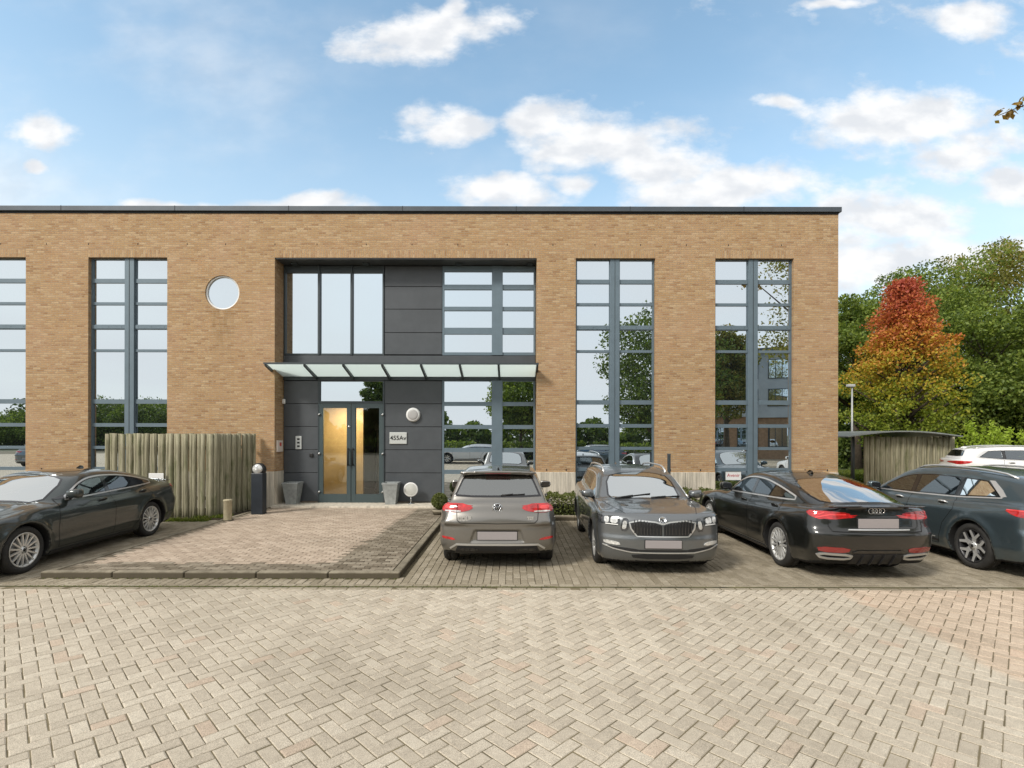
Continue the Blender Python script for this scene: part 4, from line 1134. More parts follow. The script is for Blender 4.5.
def build_coupe(name, label, loc, rz, paint, res=.026, group=None):
    cs = CarShape(**COUPE); c = Car(cs, name, label, loc, rz, paint, res, group)
    for sd in ('R', 'Lf'):
        low, up = c.glazing([(1.50,.965),(2.6,1.0),(3.65,1.035),(4.2,1.065)], [2.66], [CM['carglass'], CM['darkglass']], sd, None, .085)
        c.ribbon(low+up, .020, sd, 'window_trim', CM['trimchrome'], .010, None, True)
        c.patch([(1.60,.972),(1.80,.976),(1.82,1.05),(1.70,1.01)], sd, 'mirror_base', CM['piano'], .006, None, 1)
    c.window([(1.44,-.60),(1.40,0),(1.44,.60),(2.02,.56),(2.10,.3),(2.12,0),(2.10,-.3),(2.02,-.56)], 'T', 'windscreen', 1, .03, None, CM['screen'])
    c.window([(3.42,-.55),(3.38,0),(3.42,.55),(4.25,.62),(4.44,.44),(4.48,0),(4.44,-.44),(4.25,-.62)], 'T', 'rear_screen', 1, .03, None, CM['slopescreen'])
    c.patch([(2.25,-.42),(2.25,.42),(3.0,.40),(3.0,-.40)], 'T', 'glass_roof', CM['frit'], .003, None, 1)
    c.body(); c.interior()
    for x in cs.wx:
        for sy in (-1, 1): c.wheel(x, sy, 'multi')
    c.mirror(1.80, 1.0); c.handle(2.45, .875); c.handle(3.52, .905)
    seams(c, [[(1.62,.97),(1.50,.80),(1.46,.55),(1.50,.26)], [(2.68,.99),(2.70,.7),(2.68,.26)], [(3.62,1.03),(3.74,.85),(3.45,.62),(3.30,.40),(3.20,.26)], [(1.50,.26),(3.20,.26)]])
    for sd in ('R', 'Lf'):
        c.ribbon([(1.35,.20),(2.3,.20),(3.25,.20)], .05, sd, 'sill_blade', CM['plastic'], .012)
    # bonnet shut lines, front end
    for sy in (-1, 1): c.ribbon([(.32,sy*.58),(.8,sy*.70),(1.38,sy*.74)], .008, 'T', 'bonnet_seam', CM['gap'], .0015)
    c.patch([(-.40,.36),(.40,.36),(.52,.55),(.40,.70),(-.40,.70),(-.52,.55)], 'F', 'grille', CM['plastic'], .006, None, 1)
    for q in range(7): 
        zq = .40+.045*q; hw = .40-.03*abs(zq-.55)/.1; c.ribbon([(-hw,zq),(hw,zq)], .010, 'F', 'grille_bar', CM['trimchrome'], .012)
    for sy in (-1, 1):
        hl = c.patch([(sy*.50,.62),(sy*.58,.70),(sy*.86,.74),(sy*.84,.66),(sy*.66,.60)], 'F', 'headlight', CM['lampdark'], .008, None, 1)
        c.ribbon([(sy*.52,.64),(sy*.68,.685),(sy*.84,.715)], .018, 'F', 'running_light', CM['clearlens'], .014, hl)
        c.patch([(sy*.52,.26),(sy*.80,.30),(sy*.80,.44),(sy*.60,.42)], 'F', 'air_intake', CM['plastic'], .006, None, 1)
    xf = c.plate(.02, 0, .40, .51, .26, False); logo_rings(c, 0, .62, xf-.01)
    # rear end
    for sy in (-1, 1):
        tl = c.patch([(sy*.35,.925),(sy*.40,.945),(sy*.60,.955),(sy*.80,.960),(sy*.81,.93),(sy*.78,.85),(sy*.66,.86),(sy*.46,.89)], 'B', 'taillight', CM['red'], .008, None, 1, .016)
        c.ribbon([(sy*.42,.920),(sy*.62,.915),(sy*.74,.885),(sy*.79,.87)], .016, 'B', 'light_band', CM['redhot'], .013, tl)
        c.ribbon([(sy*.68,.945),(sy*.74,.915),(sy*.79,.945)], .012, 'B', 'light_band', CM['redhot'], .013, tl)
        sd = 'Lf' if sy > 0 else 'R'
        c.patch([(4.38,.955),(4.66,.965),(4.66,.855),(4.54,.86)], sd, 'taillight_wing', CM['red'], .008, tl, 1, .016)
        c.patch([(sy*.42,.415),(sy*.77,.415),(sy*.80,.49),(sy*.40,.485)], 'B', 'rear_reflector', CM['reddark'], .008, None, 1)
        ex_ = resample(chaikin([(sy*.38,.325),(sy*.72,.325),(sy*.80,.395),(sy*.36,.385)], 1), .03)
        e = c.ribbon([tuple(v) for v in ex_], .026, 'B', 'exhaust_trim', CM['trimchrome'], .016, None, True)
        c.patch([(sy*.40,.335),(sy*.70,.335),(sy*.76,.385),(sy*.40,.378)], 'B', 'exhaust_opening', CM['gap'], .006, e, 1)
        c.ribbon([(sy*.36,.42),(sy*.30,.445),(0,.445)], .020, 'B', 'bumper_blade', CM['trimchrome'] if False else c.paint, .016)
    c.patch([(-.36,.24),(.36,.24),(.34,.40),(-.34,.40)], 'B', 'rear_diffuser', CM['plastic'], .008, None, 0)
    for q in (-.22, -.07, .07, .22): c.ribbon([(q,.25),(q,.39)], .02, 'B', 'diffuser_fin', CM['plastic'], .03)
    c.ribbon([(-.62,.70),(0,.69),(.62,.70)], .012, 'B', 'boot_seam', CM['gap'], .002)
    for sy in (-1, 1): c.ribbon([(sy*.62,.70),(sy*.655,.77),(sy*.645,.85)], .010, 'B', 'boot_seam', CM['gap'], .002)
    c.ribbon([(-.42,.72),(.42,.72)], .014, 'B', 'boot_trim', CM['trimchrome'], .02)
    xr = c.plate(.02, 0, .745, .875, .28, True)
    p, _ = c.hit([(0, .985)], 'B'); logo_rings(c, 0, .975, p[0, 0]+.012, .038)
    m = MB(); P, _ = c.lay([(2.95, 0), (3.12, 0)], 'T', 0.0); P = [Vector(q) for q in P]
    m.add([P[0], P[1]+Vector((0, -.025, 0)), P[1]+Vector((0, .025, 0)), P[1]+Vector((.01, 0, .05)), P[0]+Vector((.10, 0, .05))], [(0,1,3,4),(0,4,3,2),(1,2,3),(0,2,1)]); m.build('roof_antenna', c.paint, c.root)
    return c

# ---------- hatchback seen from behind
HATCH = dict(L=4.28, W=.895, H=1.465, Rw=.325, wx=(.85, 3.48), ws0=1.05, xmid=2.3, belt=.93,
    deck_pts=[(0,.68),(.12,.76),(.4,.86),(.8,.925),(1.1,.965),(2.2,.955),(3.3,.975),(3.8,1.0),(4.1,1.03),(4.28,1.03)],
    roof_pts=[(.7,.85),(1.05,1.0),(1.5,1.24),(1.85,1.40),(2.2,1.455),(2.6,1.467),(3.1,1.462),(3.6,1.445),(3.95,1.432),(4.10,1.425),(4.35,1.42)],
    front_prof=[(.15,.12),(.25,.05),(.4,.015),(.55,.0),(.7,.03),(.8,.10),(.95,.3)],
    rear_prof=[(.15,.16),(.24,.09),(.30,.04),(.40,.005),(.50,0),(.60,.0),(.675,.012),(.70,.055),(.74,.062),(.88,.055),(.98,.075),(1.06,.11),(1.2,.2),(1.5,.34)],
    side_prof=[(.15,-.09),(.25,-.045),(.4,-.012),(.6,0),(.8,-.008),(.92,-.03),(1.02,-.07),(1.1,-.11)],
    green_w=[(.7,.76),(1.3,.80),(2.2,.825),(3.2,.815),(3.8,.79),(4.28,.74)], tumble=.36, rcrown=.03,
    under=[(0,.20),(.4,.18),(1,.17),(3.4,.17),(3.9,.22),(4.28,.26)], crown=.05, rtop=.09, cf=.28, nf=3.0, cr=.15, nr=3.6, tuck_f=.02, tuck_r=.01,
    crease_z=.86, crease_k=.02, lowcrease=.36, wsc=.18, rsc=.0, grear=(.085, .10, .62), edits=[], seat1=2.15, seat2=2.95)
def hatch_edit(cs, b, x, y, z):
    hw = .40+.45*(.60-z)
    rec = np.maximum(np.maximum(y-(.36+.35*np.clip(.58-z, -.1, .2)), np.abs(z-.52)-.085), (cs.L-.030)-x)
    b = smax(b, -rec, .015)
    sp = smax(np.abs(z-(1.452-.02*(y/.6)**2))-.018, np.maximum(y-.60, np.abs(x-(cs.L-.36-.06*(y/.6)**2))-.11), .03)
    return smin(b, sp, .03)
HATCH['edits'] = [hatch_edit]
def build_hatch(name, label, loc, rz, paint, res=.026, group=None, marks=True):
    cs = CarShape(**HATCH); c = Car(cs, name, label, loc, rz, paint, res, group, 1.02)
    for sd in ('R', 'Lf'):
        c.glazing([(1.15,.995),(2.3,1.0),(3.4,1.03)], [2.30, 3.16], [CM['carglass'], CM['darkglass'], CM['darkglass']], sd, (3.42, 3.34), .10)
    c.window([(1.10,-.60),(1.06,0),(1.10,.60),(1.72,.56),(1.82,.3),(1.84,0),(1.82,-.3),(1.72,-.56)], 'T', 'windscreen', 1, .03, None, CM['screen'])
    c.window([(-.68,1.075),(.68,1.075),(.655,1.13),(.54,1.385),(.44,1.405),(-.44,1.405),(-.54,1.385),(-.655,1.13)], 'B', 'rear_screen', 1, .028, None, CM['rearscreen'])
    c.body(); c.interior()
    for x in cs.wx:
        for sy in (-1, 1): c.wheel(x, sy, 'twin5')
    c.mirror(1.42, .98); c.handle(2.08, .875); c.handle(3.05, .89)
    seams(c, [[(1.25,.97),(1.18,.8),(1.18,.26)], [(2.30,.99),(2.32,.26)], [(3.25,1.0),(3.28,.8),(3.02,.55),(2.92,.26)]])
    # front
    c.patch([(-.55,.62),(.55,.62),(.52,.70),(-.52,.70)], 'F', 'grille', CM['plastic'], .006, None, 1)
    for sy in (-1, 1):
        c.patch([(sy*.50,.62),(sy*.52,.72),(sy*.82,.78),(sy*.80,.64)], 'F', 'headlight', CM['clearlens'], .008, None, 1)
    c.patch([(-.60,.28),(.60,.28),(.52,.44),(-.52,.44)], 'F', 'air_intake', CM['plastic'], .006, None, 1)
    c.plate(.02, 0, .46, .57, .26, False)
    # rear
    for sy in (-1, 1):
        sd = 'Lf' if sy > 0 else 'R'
        tl = c.patch([(sy*.37,.925),(sy*.39,.955),(sy*.56,.985),(sy*.80,.992),(sy*.82,.95),(sy*.81,.865),(sy*.62,.860),(sy*.44,.888)], 'B', 'taillight', CM['red'], .008, None, 1, .016)
        c.patch([(sy*.56,.868),(sy*.80,.872),(sy*.80,.895),(sy*.55,.892)], 'B', 'reversing_lamp', CM['clearlens'], .013, tl, 1)
        c.patch([(sy*.64,.915),(sy*.79,.915),(sy*.79,.965),(sy*.66,.965)], 'B', 'light_cluster', CM['redhot'], .012, tl, 1, .02)
        c.patch([(4.02,.99),(4.20,.99),(4.20,.87),(4.06,.88)], sd, 'taillight_wing', CM['red'], .008, tl, 1, .016)
        c.ribbon([(sy*.615,.975),(sy*.615,.865)], .008, 'B', 'lamp_seam', CM['gap'], .0145, tl)
        c.patch([(sy*.62,.455),(sy*.84,.475),(sy*.85,.515),(sy*.68,.495)], 'B', 'rear_reflector', CM['red'], .006, None, 1)
        c.ribbon([(sy*.62,.86),(sy*.61,.76),(sy*.56,.715),(0,.705)], .010, 'B', 'hatch_seam', CM['gap'], .003)
        c.ribbon([(0,.395),(sy*.62,.395),(sy*.72,.33)], .026, 'B', 'bumper_trim', CM['trimchrome'], .012)
        c.patch([(sy*.30,.30),(sy*.56,.30),(sy*.60,.345),(sy*.28,.345)], 'B', 'exhaust_trim', CM['piano'], .014, None, 1)
    c.patch([(-.66,.25),(.66,.25),(.60,.375),(-.60,.375)], 'B', 'rear_diffuser', CM['plastic'], .006, None, 0)
    xr = c.plate(.018, 0, .465, .585, .30, True)
    P, _ = c.lay([(0, .925)], 'B', .0); x, y, z = P[0]; b = MB()
    MT = Matrix.Translation((x-.003, 0, z)) @ Matrix.Rotation(R(90), 4, 'Y')
    b.lathe([(0, .010), (.060, .010), (.064, .004)], 32, 1, MT)
    b.lathe([(.063, .004), (.066, .016), (.074, .018), (.080, .012), (.082, 0)], 32, 0, MT)
    for pts in (([(-.042,.058),(-.016,-.0),(0,.030),(.016,.0),(.042,.058)]), ([(-.058,.030),(-.026,-.056),(0,-.012),(.026,-.056),(.058,.030)])):
        b.tube([(x+.012, q[0], z+q[1]) for q in pts], .0065, 6, 0)
    if marks:
        b.build('badge', [M['chrome'], CM['piano']], c.root)
        badge_text(c, 'GOLF', .078, x+.008, -.50, .775, m=CM['trimchrome'], bold=.007); badge_text(c, 'TDI', .055, x+.008, .50, .785, m=CM['trimchrome'], bold=.005)
    wiper(c, 'B', (.05, 1.10), (.42, 1.115))
    P, _ = c.lay([(-.26, 1.362)], 'B', -.002)
    m = MB(); m.box(P[0][0]-.03, P[0][0]-.022, -.20, -.02, 1.325, 1.375); m.build('window_patch', mat('pale_green_patch', (.30,.50,.38), .5), c.root)  # small pale green rectangle just inside the rear glass
    c.patch([(-.20,1.418),(.20,1.418),(.20,1.436),(-.20,1.436)], 'B', 'brake_light', CM['reddark'], .006, None, 0)
    m = MB(); P, _ = c.lay([(3.6, 0)], 'T', 0.0); m.tube([P[0], P[0]+np.array((.05, 0, .05))], [.022, .010], 8); m.build('roof_antenna', CM['plastic'], c.root)
    return c

# ---------- estates
OCT = dict(L=4.68, W=.905, H=1.47, Rw=.332, wx=(.90, 3.59), ws0=1.15, xmid=2.4, belt=.94,
    deck_pts=[(0,.83),(.05,.88),(.16,.915),(.5,.95),(.9,.970),(1.2,.995),(2.2,.965),(3.4,.985),(4.0,1.0),(4.68,1.02)],
    roof_pts=[(.8,.86),(1.15,1.01),(1.55,1.22),(1.9,1.38),(2.2,1.445),(2.6,1.467),(3.2,1.462),(3.8,1.435),(4.2,1.405),(4.8,1.36)],
    front_prof=[(.15,.12),(.22,.05),(.3,.015),(.42,.0),(.54,.0),(.60,.015),(.72,.02),(.80,.03),(.87,.06),(.95,.12)],
    rear_prof=[(.15,.16),(.3,.05),(.45,.0),(.62,.0),(.70,.05),(.95,.06),(1.1,.12),(1.5,.34)],
    side_prof=[(.15,-.09),(.25,-.045),(.4,-.012),(.6,0),(.8,-.008),(.92,-.03),(1.02,-.07),(1.1,-.11)],
    green_w=[(.8,.77),(1.4,.81),(2.3,.83),(3.3,.82),(4.0,.79),(4.68,.74)], tumble=.36, rcrown=.035,
    under=[(0,.20),(.4,.18),(1,.17),(3.5,.17),(4.2,.22),(4.68,.28)], crown=.035, rtop=.05, cf=.26, nf=3.2, cr=.18, nr=3.2, tuck_f=.015, tuck_r=.02,
    crease_z=.87, crease_k=.01, lowcrease=.36, wsc=.18, rsc=.0, grear=(.10, .10, .60), edits=[], seat1=2.25, seat2=3.10)
def build_octa(name, label, loc, rz, paint, res=.026, group=None):
    cs = CarShape(**OCT); c = Car(cs, name, label, loc, rz, paint, res, group, 1.0)
    for sd in ('R', 'Lf'):
        low, up = c.glazing([(1.2,1.0),(2.35,1.005),(4.1,1.05)], [2.34, 3.33], [CM['carglass'], CM['darkglass'], CM['darkglass']], sd, (4.12, 3.92), .10)
        c.ribbon(low+up, .013, sd, 'window_trim', CM['trimchrome'], .010, None, True)
        # roof rail
        q = [(2.05,1.40),(2.15,1.43),(2.6,1.45),(3.4,1.44),(4.0,1.40),(4.08,1.37)]
        sy = 1 if sd == 'Lf' else -1; xs_ = np.linspace(2.05, 4.05, 12); P, _ = c.lay([(x, sy*.56) for x in xs_], 'T', 0.0)
        up = [0, .045]+[.05]*8+[.045, 0]; m = MB(); m.tube([P[i]+np.array((0, sy*.005, up[i])) for i in range(12)], .017, 8); m.build('roof_rail', CM['trimchrome'], c.root)
    c.window([(1.20,-.62),(1.14,-.3),(1.13,0),(1.14,.3),(1.20,.62),(1.84,.57),(1.93,.3),(1.95,0),(1.93,-.3),(1.84,-.57)], 'T', 'windscreen', 1, .03, None, CM['screen'])
    c.window([(-.66,1.09),(.66,1.09),(.60,1.2),(.53,1.36),(-.53,1.36),(-.60,1.2)], 'B', 'rear_screen', 1, .03, None, CM['rearscreen'])
    c.body(); c.interior()
    for x in cs.wx:
        for sy in (-1, 1): c.wheel(x, sy, 'twin5')
    c.mirror(1.50, 1.0); c.handle(2.14, .89); c.handle(3.12, .90)
    seams(c, [[(1.33,.98),(1.24,.8),(1.24,.26)], [(2.34,.99),(2.36,.26)], [(3.32,1.0),(3.36,.8),(3.08,.55),(2.98,.26)]])
    for sy in (-1, 1):
        c.ribbon([(.16,sy*.52),(.5,sy*.62),(1.12,sy*.72)], .008, 'T', 'bonnet_seam', CM['gap'], .0015)
        g = c.patch([(sy*.012,.60),(sy*.36,.60),(sy*.44,.70),(sy*.455,.775),(sy*.33,.80),(sy*.12,.785),(sy*.012,.74)], 'F', 'grille', CM['plastic'], .006, None, 0, .03)
        for q in range(9):
            yq = sy*(.045+.045*q); top = .765+.012*min(q, 6)*.8; c.ribbon([(yq,.615+(.012*max(0, q-6))),(yq,top)], .013, 'F', 'grille_slat', CM['plastic'] if False else CM['piano'], .020, g)
            c.ribbon([(yq,.615+(.012*max(0, q-6))),(yq,top-.01)], .004, 'F', 'slat_edge', CM['slate'], .0215, g)
        c.ribbon([(0,.765),(sy*.10,.795),(sy*.33,.815),(sy*.475,.785),(sy*.455,.70),(sy*.37,.588),(0,.585)], .018, 'F', 'grille_frame', CM['trimchrome'], .014)
        hl = c.patch([(sy*.62,.73),(sy*.595,.845),(sy*.70,.868),(sy*.815,.865),(sy*.83,.80),(sy*.815,.735)], 'F', 'headlight', CM['lampdark'], .008, None, 1, .016)
        c.patch([(sy*.64,.765),(sy*.63,.838),(sy*.725,.852),(sy*.735,.765)], 'F', 'projector_lamp', CM['clearlens'], .014, hl, 1, .016)
        c.patch([(sy*.755,.765),(sy*.75,.852),(sy*.81,.852),(sy*.815,.775)], 'F', 'projector_lamp', CM['clearlens'], .014, hl, 1, .016)
        c.ribbon([(sy*.63,.748),(sy*.80,.752)], .014, 'F', 'running_light', M['white'], .014, hl)
        c.patch([(.20,.862),(.20,.745),(.34,.75),(.48,.80),(.52,.868)], 'Lf' if sy > 0 else 'R', 'headlight_wing', CM['lampdark'], .008, hl, 1, .016)
        h2 = c.patch([(sy*.50,.655),(sy*.478,.80),(sy*.50,.845),(sy*.575,.84),(sy*.605,.66)], 'F', 'inner_headlight', CM['lampdark'], .008, None, 1, .016)
        c.patch([(sy*.525,.69),(sy*.505,.80),(sy*.56,.81),(sy*.58,.69)], 'F', 'projector_lamp', CM['clearlens'], .014, h2, 1)
        c.patch([(sy*.60,.45),(sy*.82,.465),(sy*.83,.52),(sy*.62,.50)], 'F', 'fog_lamp', CM['clearlens'], .012, None, 1)
        c.patch([(sy*.34,.405),(sy*.58,.425),(sy*.80,.44),(sy*.78,.40),(sy*.5,.375),(sy*.34,.37)], 'F', 'air_intake', CM['plastic'], .006, None, 1)
        c.ribbon([(0,.355),(sy*.45,.36),(sy*.70,.40),(sy*.84,.445)], .014, 'F', 'bumper_trim', CM['trimchrome'], .012)
    c.patch([(-.42,.265),(.42,.265),(.46,.335),(-.46,.335)], 'F', 'lower_intake', CM['plastic'], .006, None, 1)
    c.patch([(-.34,.37),(.34,.37),(.34,.40),(-.34,.40)], 'F', 'air_intake', CM['plastic'], .006, None, 0)
    c.plate(.02, 0, .425, .54, .26, False)
    P, _ = c.lay([(0, .825)], 'F', 0.0); x, y, z = P[0]; b = MB(); MT = Matrix.Translation((x+.004, 0, z-.005)) @ Matrix.Rotation(R(-65), 4, 'Y')
    b.lathe([(0, .008), (.042, .010), (.046, .016), (.054, .014), (.056, 0)], 28, 0, MT); 
    b.tube([MT @ Vector(q) for q in ((-.022,-.020,.013), (.0,-.008,.016), (.016,.018,.013))], .007, 6, 1); b.tube([MT @ Vector(q) for q in ((-.016,.008,.013), (.012,.000,.016))], .006, 6, 1)
    b.build('badge', [M['chrome'], CM['piano']], c.root)
    wiper(c, 'T', (1.17, .50), (1.26, -.10)); wiper(c, 'T', (1.15, -.10), (1.30, -.60))
    for sy in (-1, 1): c.patch([(sy*.50,.90),(sy*.80,.92),(sy*.84,.80),(sy*.52,.82)], 'B', 'taillight', CM['red'], .008, None, 1)
    m = MB(); P, _ = c.lay([(4.0, 0), (4.14, 0)], 'T', 0.0); P = [Vector(q) for q in P]
    m.add([P[0], P[1]+Vector((0, -.025, 0)), P[1]+Vector((0, .025, 0)), P[1]+Vector((.01, 0, .05)), P[0]+Vector((.08, 0, .05))], [(0,1,3,4),(0,4,3,2),(1,2,3),(0,2,1)]); m.build('roof_antenna', c.paint, c.root)
    return c
MEG = dict(OCT); MEG.update(L=4.63, W=.91, H=1.46, Rw=.335, wx=(.90, 3.61),
    deck_pts=[(0,.66),(.1,.76),(.3,.83),(.7,.90),(1.1,.955),(2.2,.955),(3.2,.985),(3.9,1.02),(4.63,1.03)],
    roof_pts=[(.8,.84),(1.15,.985),(1.6,1.22),(1.95,1.37),(2.3,1.435),(2.7,1.457),(3.2,1.45),(3.8,1.41),(4.2,1.365),(4.8,1.29)],
    rear_prof=[(.15,.16),(.3,.05),(.45,.0),(.62,.0),(.70,.045),(.95,.035),(1.04,.05),(1.12,.14),(1.5,.42)], side_prof=[(.15,-.10),(.25,-.05),(.4,-.015),(.6,0),(.8,.0),(.92,-.02),(1.02,-.07),(1.1,-.12)],
    crease_z=.84, crease_k=.045, cr=.22, tuck_r=.03, grear=(.12, .14, .72), green_w=[(.8,.77),(1.4,.81),(2.3,.83),(3.2,.815),(3.9,.76),(4.63,.68)], tumble=.40)
def build_meg(name, label, loc, rz, paint, res=.026, group=None, zs=1.0, style='y5', dark=True):
    cs = CarShape(**MEG); c = Car(cs, name, label, loc, rz, paint, res, group, zs)
    for sd in ('R', 'Lf'):
        low, up = c.glazing([(1.2,.985),(2.35,1.0),(3.26,1.03),(3.9,1.08)], [2.34, 3.22], [CM['carglass'], CM['carglass'], CM['darkglass']], sd, (3.90, 3.62), .10)
        c.ribbon(low, .018, sd, 'window_trim', CM['trimchrome'], .010)
        c.patch([(3.90,1.075),(3.97,1.09),(3.88,1.18),(3.72,c.top(3.72, .085)),(3.64,c.top(3.64, .092))], sd, 'window_trim', CM['trimchrome'], .009, None, 0, .02)
        sy = 1 if sd == 'Lf' else -1; xs_ = np.linspace(2.1, 4.0, 12); P, _ = c.lay([(x, sy*.54) for x in xs_], 'T', 0.0)
        up = [0, .03]+[.035]*8+[.03, 0]; m = MB(); m.tube([P[i]+np.array((0, 0, up[i])) for i in range(12)], .016, 8); m.build('roof_rail', CM['trimchrome'], c.root)
    c.window([(1.20,-.62),(1.14,-.3),(1.13,0),(1.14,.3),(1.20,.62),(1.84,.56),(1.95,.3),(1.97,0),(1.95,-.3),(1.84,-.56)], 'T', 'windscreen', 1, .03, None, CM['screen'])
    c.window([(-.62,1.10),(.62,1.10),(.56,1.2),(.48,1.32),(-.48,1.32),(-.56,1.2)], 'B', 'rear_screen', 1, .03, None, CM['rearscreen'])
    c.body(); c.interior()
    for x in cs.wx:
        for sy in (-1, 1): c.wheel(x, sy, style)
    c.mirror(1.52, .99); c.handle(2.12, .895, chrome=True); c.handle(3.06, .915, chrome=True)
    seams(c, [[(1.33,.98),(1.24,.8),(1.24,.26)], [(2.34,.99),(2.36,.26)], [(3.22,1.02),(3.30,.85),(3.10,.60),(2.98,.26)], [(1.24,.26),(2.98,.26)]])
    for sd in ('R', 'Lf'): c.ribbon([(1.4,.30),(2.3,.30),(3.0,.31)], .03, sd, 'sill_trim', CM['plastic'], .010); c.ribbon([(2.4,.345),(2.95,.36)], .012, sd, 'sill_chrome', CM['trimchrome'], .010)
    for sy in (-1, 1):
        sd = 'Lf' if sy > 0 else 'R'
        tl = c.patch([(sy*.14,.90),(sy*.14,.93),(sy*.60,.955),(sy*.88,.96),(sy*.88,.86),(sy*.70,.835),(sy*.50,.87)], 'B', 'taillight', CM['red'], .008, None, 1)
        c.patch([(4.10,.945),(4.56,.965),(4.56,.85),(4.30,.865)], sd, 'taillight_wing', CM['red'], .008, tl, 1)
        c.ribbon([(4.16,.938),(4.54,.95)], .014, sd, 'light_band', CM['redhot'], .013, tl)
        c.patch([(sy*.50,.62),(sy*.52,.74),(sy*.86,.80),(sy*.84,.66)], 'F', 'headlight', CM['clearlens'], .008, None, 1)
        c.patch([(sy*.55,.40),(sy*.80,.42),(sy*.80,.45),(sy*.56,.44)], 'B', 'rear_reflector', CM['red'], .008, None, 1)
    c.patch([(-.42,.48),(.42,.48),(.50,.70),(-.50,.70)], 'F', 'grille', CM['plastic'], .006, None, 1)
    c.patch([(-.66,.27),(.66,.27),(.60,.38),(-.60,.38)], 'B', 'rear_diffuser', CM['plastic'], .006, None, 0)
    c.plate(.02, 0, .47, .58, .26, True); c.plate(.02, 0, .38, .48, .26, False)
    m = MB(); P, _ = c.lay([(3.95, 0), (4.08, 0)], 'T', 0.0); P = [Vector(q) for q in P]
    m.add([P[0], P[1]+Vector((0, -.025, 0)), P[1]+Vector((0, .025, 0)), P[1]+Vector((.01, 0, .05)), P[0]+Vector((.08, 0, .05))], [(0,1,3,4),(0,4,3,2),(1,2,3),(0,2,1)]); m.build('roof_antenna', c.paint, c.root)
    return c
# car space: x runs from nose to tail, y to the right when standing behind it looking forward is -; placed with rz
P_GREEN = paint_mat('dark_green_grey_paint', (.030,.039,.037), metal=.5)
P_BLACK = paint_mat('black_paint_coat', (.006,.007,.006), metal=.2)
P_GREY = paint_mat('warm_grey_paint', (.20,.19,.172), metal=.7)
P_STEEL = paint_mat('graphite_paint', (.15,.16,.165), metal=.7)
P_BLUE = paint_mat('petrol_grey_paint', (.075,.105,.12), metal=.65)
P_WHITE = paint_mat('white_car_paint', (.70,.70,.69), metal=0.0)
CG = 'cars parked in front of the office'
def place(yaw_front_to_camera, xc, y_front=None, y_rear=None, L=0, yaw=0):
    """nose towards the viewer: local x -> +Y ; tail towards the viewer: local x -> -Y"""
    if yaw_front_to_camera: return (xc, y_front, 0), R(90+yaw)
    return (xc, y_rear+L, 0), R(-90+yaw)
loc, rz = place(True, -8.05, y_front=6.64, yaw=2.4)
build_coupe('parked_car', 'dark green-grey five-door coupe parked at the left edge beside the raised platform', loc, rz, P_GREEN, group=CG)
loc, rz = place(False, -.22, y_rear=7.72, L=4.28)
build_hatch('parked_car', 'warm grey hatchback parked tail outwards right of the raised platform', loc, rz, P_GREY, group=CG)
loc, rz = place(True, 2.19, y_front=7.40, yaw=-2.0)
build_octa('parked_car', 'graphite estate with roof rails parked nose outwards beside the hatchback', loc, rz, P_STEEL, group=CG)
loc, rz = place(False, 5.10, y_rear=7.06, L=4.76)
build_coupe('parked_car', 'black liftback coupe with red lamps parked between the two estates', loc, rz, P_BLACK, group=CG)
loc, rz = place(False, 8.03, y_rear=6.93, L=4.63)
build_meg('parked_car', 'petrol grey estate parked at the right edge, cut off by the frame', loc, rz, P_BLUE, group=CG, zs=1.055)
# white car beyond the shed, seen from its side, tail to the left
build_meg('parked_car', 'white car with one red tail lamp showing beyond the petrol grey estate', (20.3, 17.3, .16), R(160), P_WHITE, .05, 'white cars parked further off', 1.06)
# ------------------------------------------------------------------ palisades, shed, small outdoor things
def wood_mat(name, a, b_, c):
    m = bpy.data.materials.new(name); m.use_nodes = True
    nt = NT(m.node_tree); b = nt.N['Principled BSDF']
    oc = nt.n('ShaderNodeTexCoord').outputs['Object']
    at = nt.n('ShaderNodeAttribute', attribute_name='rnd').outputs['Fac']
    g = nt.noise(nt.v('ADD', nt.v('MULTIPLY', oc, (48, 48, 1.8)), nt.n('ShaderNodeCombineXYZ', {2: nt.m('MULTIPLY', at, 30.0)}).outputs[0]), 1.0, 6, .65)
    col = nt.ramp(g, [(.28, a), (.5, b_), (.74, c)])
    col = nt.mix(nt.m('MULTIPLY', at, .45), col, c)
    mo = nt.sm(nt.noise(nt.v('MULTIPLY', oc, (5, 5, 1.3)), 1.0, 5, .65), .50, .70)
    col = nt.mix(nt.m('MULTIPLY', mo, .6), col, (.085,.105,.03))
    ln = nt.sm(nt.noise(oc, 16, 5, .7), .60, .72); col = nt.mix(nt.m('MULTIPLY', ln, .5), col, (.36,.37,.24))
    nt.L.new(col, b.inputs['Base Color']); b.inputs['Roughness'].default_value = .9; b.inputs['Specular IOR Level'].default_value = .2
    nt.L.new(nt.n('ShaderNodeBump', {'Height': g, 'Strength': .8, 'Distance': .01}).outputs[0], b.inputs['Normal'])
    return m
M['pole'] = wood_mat('weathered_pole_wood', (.07,.064,.040), (.26,.24,.16), (.44,.41,.29))
